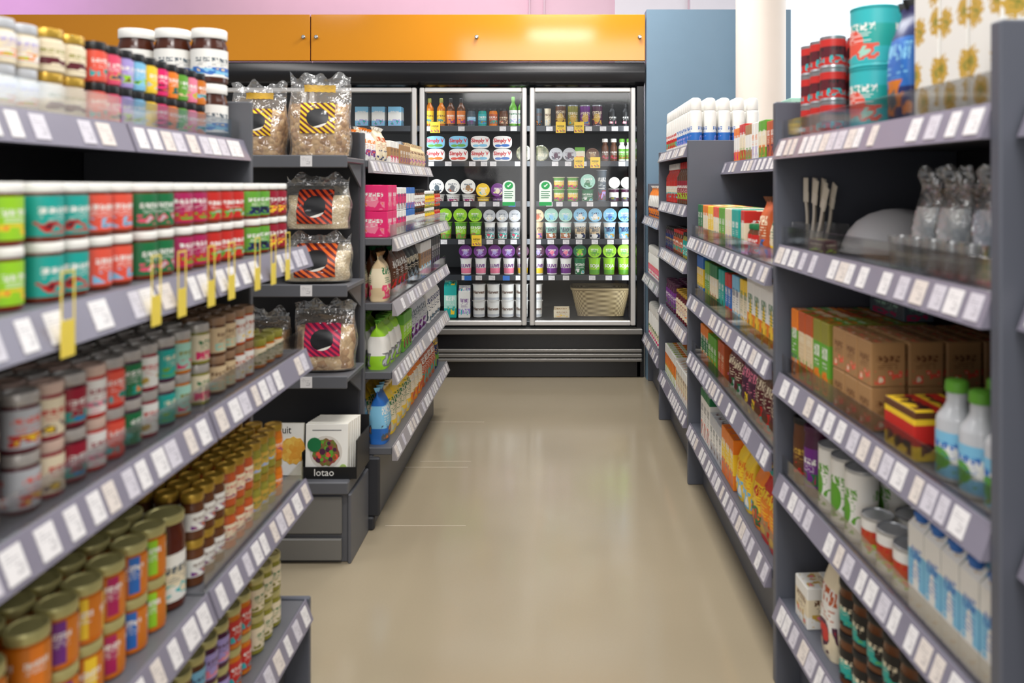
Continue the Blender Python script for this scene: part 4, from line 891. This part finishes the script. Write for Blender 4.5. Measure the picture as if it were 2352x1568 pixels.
place(carton('mint_box', .12, .1, .05, printm('mint', 'green', rows=4)), R2.pt(.52, .235, 1.5253), -PI / 2, 'flat pale mint box lying on top of the biscuit cartons')
sm = lambda c, i, ct, lid='red': jar('sauce_bottle', .022, .1, cm(lid), cm(ct, rough=.2), printm(c, i, rep=2), lidr=.018)
tc_ = [('green', 'leaf-green'), ('orange', 'orange'), ('yellow', 'yellow'), ('coral', 'coral'), ('leaf', 'light green'), ('cream', 'cream'), ('teal', 'teal'), ('red', 'red')]
pxs = [1606, 1618, 1630, 1643, 1656, 1670, 1685, 1702, 1716]
seq = [(pxs[i], pxs[i + 1], tea(c, 'white', 'cream' if i % 2 else None, .048, .14), n + ' tea carton') for i, (c, n) in enumerate(tc_)]
seq += [(1717, 1738, sm('red', 'white', 'brown', 'green'), 'red-labelled small sauce bottle', 2, 1), (1738, 1758, pk('rust', 'cream', .075, .06, .19, 61, 'brown'), 'rust-brown snack pouch', 2), (1759, 1800, pk('yellow', 'green', .075, .06, .19, 62, 'gold', 'cream'), 'yellow snack pouch', 2)]
fill(R2, 'middle-right second shelf', 1.07, .012, seq, 'goods on the middle-right second shelf', umax=1.27)
seq = [(a, c, tea(k, i, p_, h=hh, w=.045), n) for a, c, k, i, p_, hh, n in ((1604, 1620, 'blue', 'white', 'yellow', .18, 'blue-yellow rice carton'), (1620, 1636, 'leaf', 'white', None, .17, 'green rice carton'), (1636, 1652, 'green', 'white', 'cream', .17, 'dark green rice carton'), (1652, 1668, 'teal', 'white', None, .165, 'teal rice carton'),
      (1668, 1684, 'red', 'white', 'blue', .165, 'red-blue rice carton'), (1684, 1702, 'sky', 'navy', 'white', .17, 'sky-blue rice carton'), (1702, 1724, 'yellow', 'green', 'cream', .17, 'yellow rice carton'))]
seq.append((1725, 1800, carton('juice_carton', .075, .09, .2, printm('white', 'green', panel='orange', accent='yellow', pv=(.1, .4))), 'white juice carton with orange print', 2))
fill(R2, 'middle-right third shelf', .82, .012, seq, 'goods on the middle-right third shelf', umax=1.27)
fill(R2, 'middle-right fourth shelf', .575, .012, [(1612, 1632, tea('orange', 'white', 'green', .05, .15), 'orange-green noodle carton'), (1632, 1650, tea('leaf', 'white', None, .05, .14), 'leaf-green noodle carton'), (1650, 1668, tea('rust', 'cream', None, .05, .15), 'rust noodle carton'),
     (1668, 1700, pk('burgundy', 'cream', .08, .065, .19, 71, 'plum'), 'burgundy pouch', 2), (1700, 1735, pk('plum', 'pink', .08, .065, .19, 72, 'burgundy'), 'plum pouch', 2), (1735, 1800, pk('brown', 'cream', .08, .065, .2, 73, 'black', 'burgundy'), 'dark brown pouch', 2)], 'goods on the middle-right fourth shelf', umax=1.27)
fill(R2, 'middle-right bottom shelf', .265, .012, [(1612, 1635, carton('flat_carton', .06, .15, .2, printm('white', 'grey', band='green')), 'white cereal carton, green band'), (1635, 1662, carton('flat_carton', .05, .15, .15, printm('silver', 'slate', panel='white')), 'grey-white cereal carton'), (1662, 1690, tea('orange', 'white', 'yellow', h=.17, w=.06), 'orange-yellow cereal carton'),
     (1690, 1722, pk('yellow', 'orange', .09, .075, .2, 81, 'orange'), 'yellow crisp bag', 2), (1722, 1752, pk('orange', 'red', .09, .075, .2, 82, 'yellow', 'yellow'), 'orange crisp bag', 2), (1752, 1800, pk('red', 'yellow', .09, .075, .2, 83, 'teal', 'orange'), 'red-orange crisp bag', 2)], 'goods on the middle-right bottom shelf', umax=1.27)
# far right
spray = lambda c: roundbottle('lotion_bottle', .028, .215, W, printm('white', c, rep=2, panel=c, pv=(.05, .5)), W)
fill(R1, 'far-right top shelf', 1.462, .012, [(1530, 1556, spray('red'), 'white bottle, red label', 2), (1556, 1590, spray('blue'), 'white bottle, blue label', 5)], 'white bottles on the far-right top shelf', umin=.02, umax=.86)
fill(R1, 'far-right second shelf', 1.20, .012, [(1530, 1555, bottle('sauce_bottle', .027, .2, cm('red', rough=.25), printm('red', 'white', rep=2, panel='cream'), W), 'red sauce bottle, white cap', 2), (1555, 1592, bottle('sauce_bottle', .027, .2, cm('brown', rough=.25), printm('crimson', 'white', rep=2), cm('red')), 'brown sauce bottle, red cap', 2)], 'bottles on the far-right second shelf', umin=.02, umax=.86)
fill(R1, 'far-right third shelf', .95, .012, [(1530, 1550, jar('sauce_jar', .027, .12, BK, cm('plum', rough=.2), printm('navy', 'gold', rep=2)), 'navy-labelled jar', 2), (1550, 1570, jar('sauce_jar', .027, .12, cm('red'), cm('brown', rough=.2), printm('rust', 'white', rep=2)), 'rust-labelled red-lidded jar', 2), (1570, 1592, jar('sauce_jar', .027, .12, BK, cm('olive', rough=.2), printm('teal', 'white', rep=2)), 'teal-labelled jar', 2)], 'jars on the far-right third shelf', umin=.02, umax=.86)
fill(R1, 'far-right fourth shelf', .64, .012, [(1530, 1552, jar('sauce_jar', .03, .15, cm('plum'), cm('plum', rough=.2), printm('purple', 'white', rep=2)), 'purple-labelled jar', 2), (1552, 1592, jar('sauce_jar', .03, .14, cm('gold', metal=.5), cm('burgundy', rough=.2), printm('cream', 'crimson', rep=2)), 'cream-labelled gold-lidded jar', 2)], 'jars on the far-right fourth shelf', umin=.02, umax=.86)
fill(R1, 'far-right bottom shelf', .275, .012, [(1530, 1555, tea('white', 'rust', 'orange', .05, .16), 'white-orange carton', 2), (1555, 1592, tea('white', 'brown', 'cream', .05, .15), 'white-cream carton', 2)], 'cartons on the far-right bottom shelf', umin=.02, umax=.86)
fill(R0, 'rearmost-right upper shelf', 1.09, .012, [(1490, 1522, pk('orange', 'white', .08, .06, .2, 91, 'white', 'white'), 'orange-white packet')], 'packets on the rearmost-right unit', umin=.02, umax=.78)
fill(R0, 'rearmost-right middle shelf', .715, .012, [(1490, 1522, roundbottle('lotion_bottle', .028, .19, W, printm('white', 'coral', rep=2, panel='pink'), W), 'white bottle, coral print')], 'bottles on the rearmost-right unit', umin=.02, umax=.78)
fill(R0, 'rearmost-right bottom shelf', .32, .012, [(1490, 1522, roundbottle('lotion_bottle', .034, .22, W, printm('white', 'green', rep=2, panel='cream'), W), 'large white bottle, green print')], 'bottles on the rearmost-right bottom shelf', umin=.02, umax=.78)

# ================================================================== LIGHT
def area(loc, sx, sy, e, rot=(0, 0, 0), c=(1, .98, .95)):
    l = bpy.data.lights.new('lamp', 'AREA'); l.shape = 'RECTANGLE'; l.size = sx; l.size_y = sy; l.energy = e; l.color = c
    o = bpy.data.objects.new('lamp', l); COL.objects.link(o); o.location = loc; o.rotation_euler = rot
    return o
for y in (-.6, 1.2, 3.0, 4.6): area((0.05, y, 3.4), .9, .4, 46)
area((-2.6, 2.4, 3.4), .5, 3, 42); area((2.6, 2.4, 3.4), .5, 3, 42)
area((0, -2.0, 3.1), 3.0, 1.0, 62, (math.radians(60), 0, 0), (1, .98, .96))  # added fill light behind the camera, angled down the aisle
area((-.2, -1.6, 1.2), 2.2, 1.2, 16, (math.radians(90), 0, 0), (1, .98, .96))  # extra fill at aisle height, added to brighten the shelves; not a store fitting
area((3.2, 5.4, 2.6), 1.5, 1.5, 30, (0, math.radians(65), 0), (.86, .94, 1))
area((-4.6, 5.2, 2.9), 1.0, .8, 14, (math.radians(100), 0, 0), (.72, .4, 1))  # unseen coloured light, added to tint the left of the back wall purple
area((-1.4, 5.6, 3.0), 2.5, .5, 9, (math.radians(100), 0, 0), (1, .72, .82))  # unseen pink light, added to colour the middle of the back wall
for a in (709, 961, 1213, 1455):
    area((PX(a, FY) + (0 if a < 1400 else -.02), FY + .03, (zb + zh) / 2), .03, 1.5, 2.8, (math.radians(90), 0, 0), (.86, .94, 1))
for x in (-.55, .2): area((x, FY + .2, zh + .0), .6, .12, 1.2, (math.radians(20), 0, 0), (.88, .95, 1))
w = bpy.data.worlds.new('World'); S.world = w; w.use_nodes = True
w.node_tree.nodes['Background'].inputs[0].default_value = (.97, .98, 1, 1); w.node_tree.nodes['Background'].inputs[1].default_value = .38

cam = bpy.data.cameras.new('Camera'); co = bpy.data.objects.new('Camera', cam); COL.objects.link(co)
co.location = (0, 0, H); co.rotation_euler = (PI / 2, 0, 0)
cam.sensor_width = 36; cam.lens = 36 * F / 2352; cam.shift_x = -(CX - 1176) / 2352; cam.shift_y = -(784 - CY) / 2352
cam.clip_start = .05; cam.dof.use_dof = True; cam.dof.focus_distance = 4.9; cam.dof.aperture_fstop = 3.0
S.camera = co
S.view_settings.view_transform = 'Standard'
print('OBJS', len(bpy.data.objects))
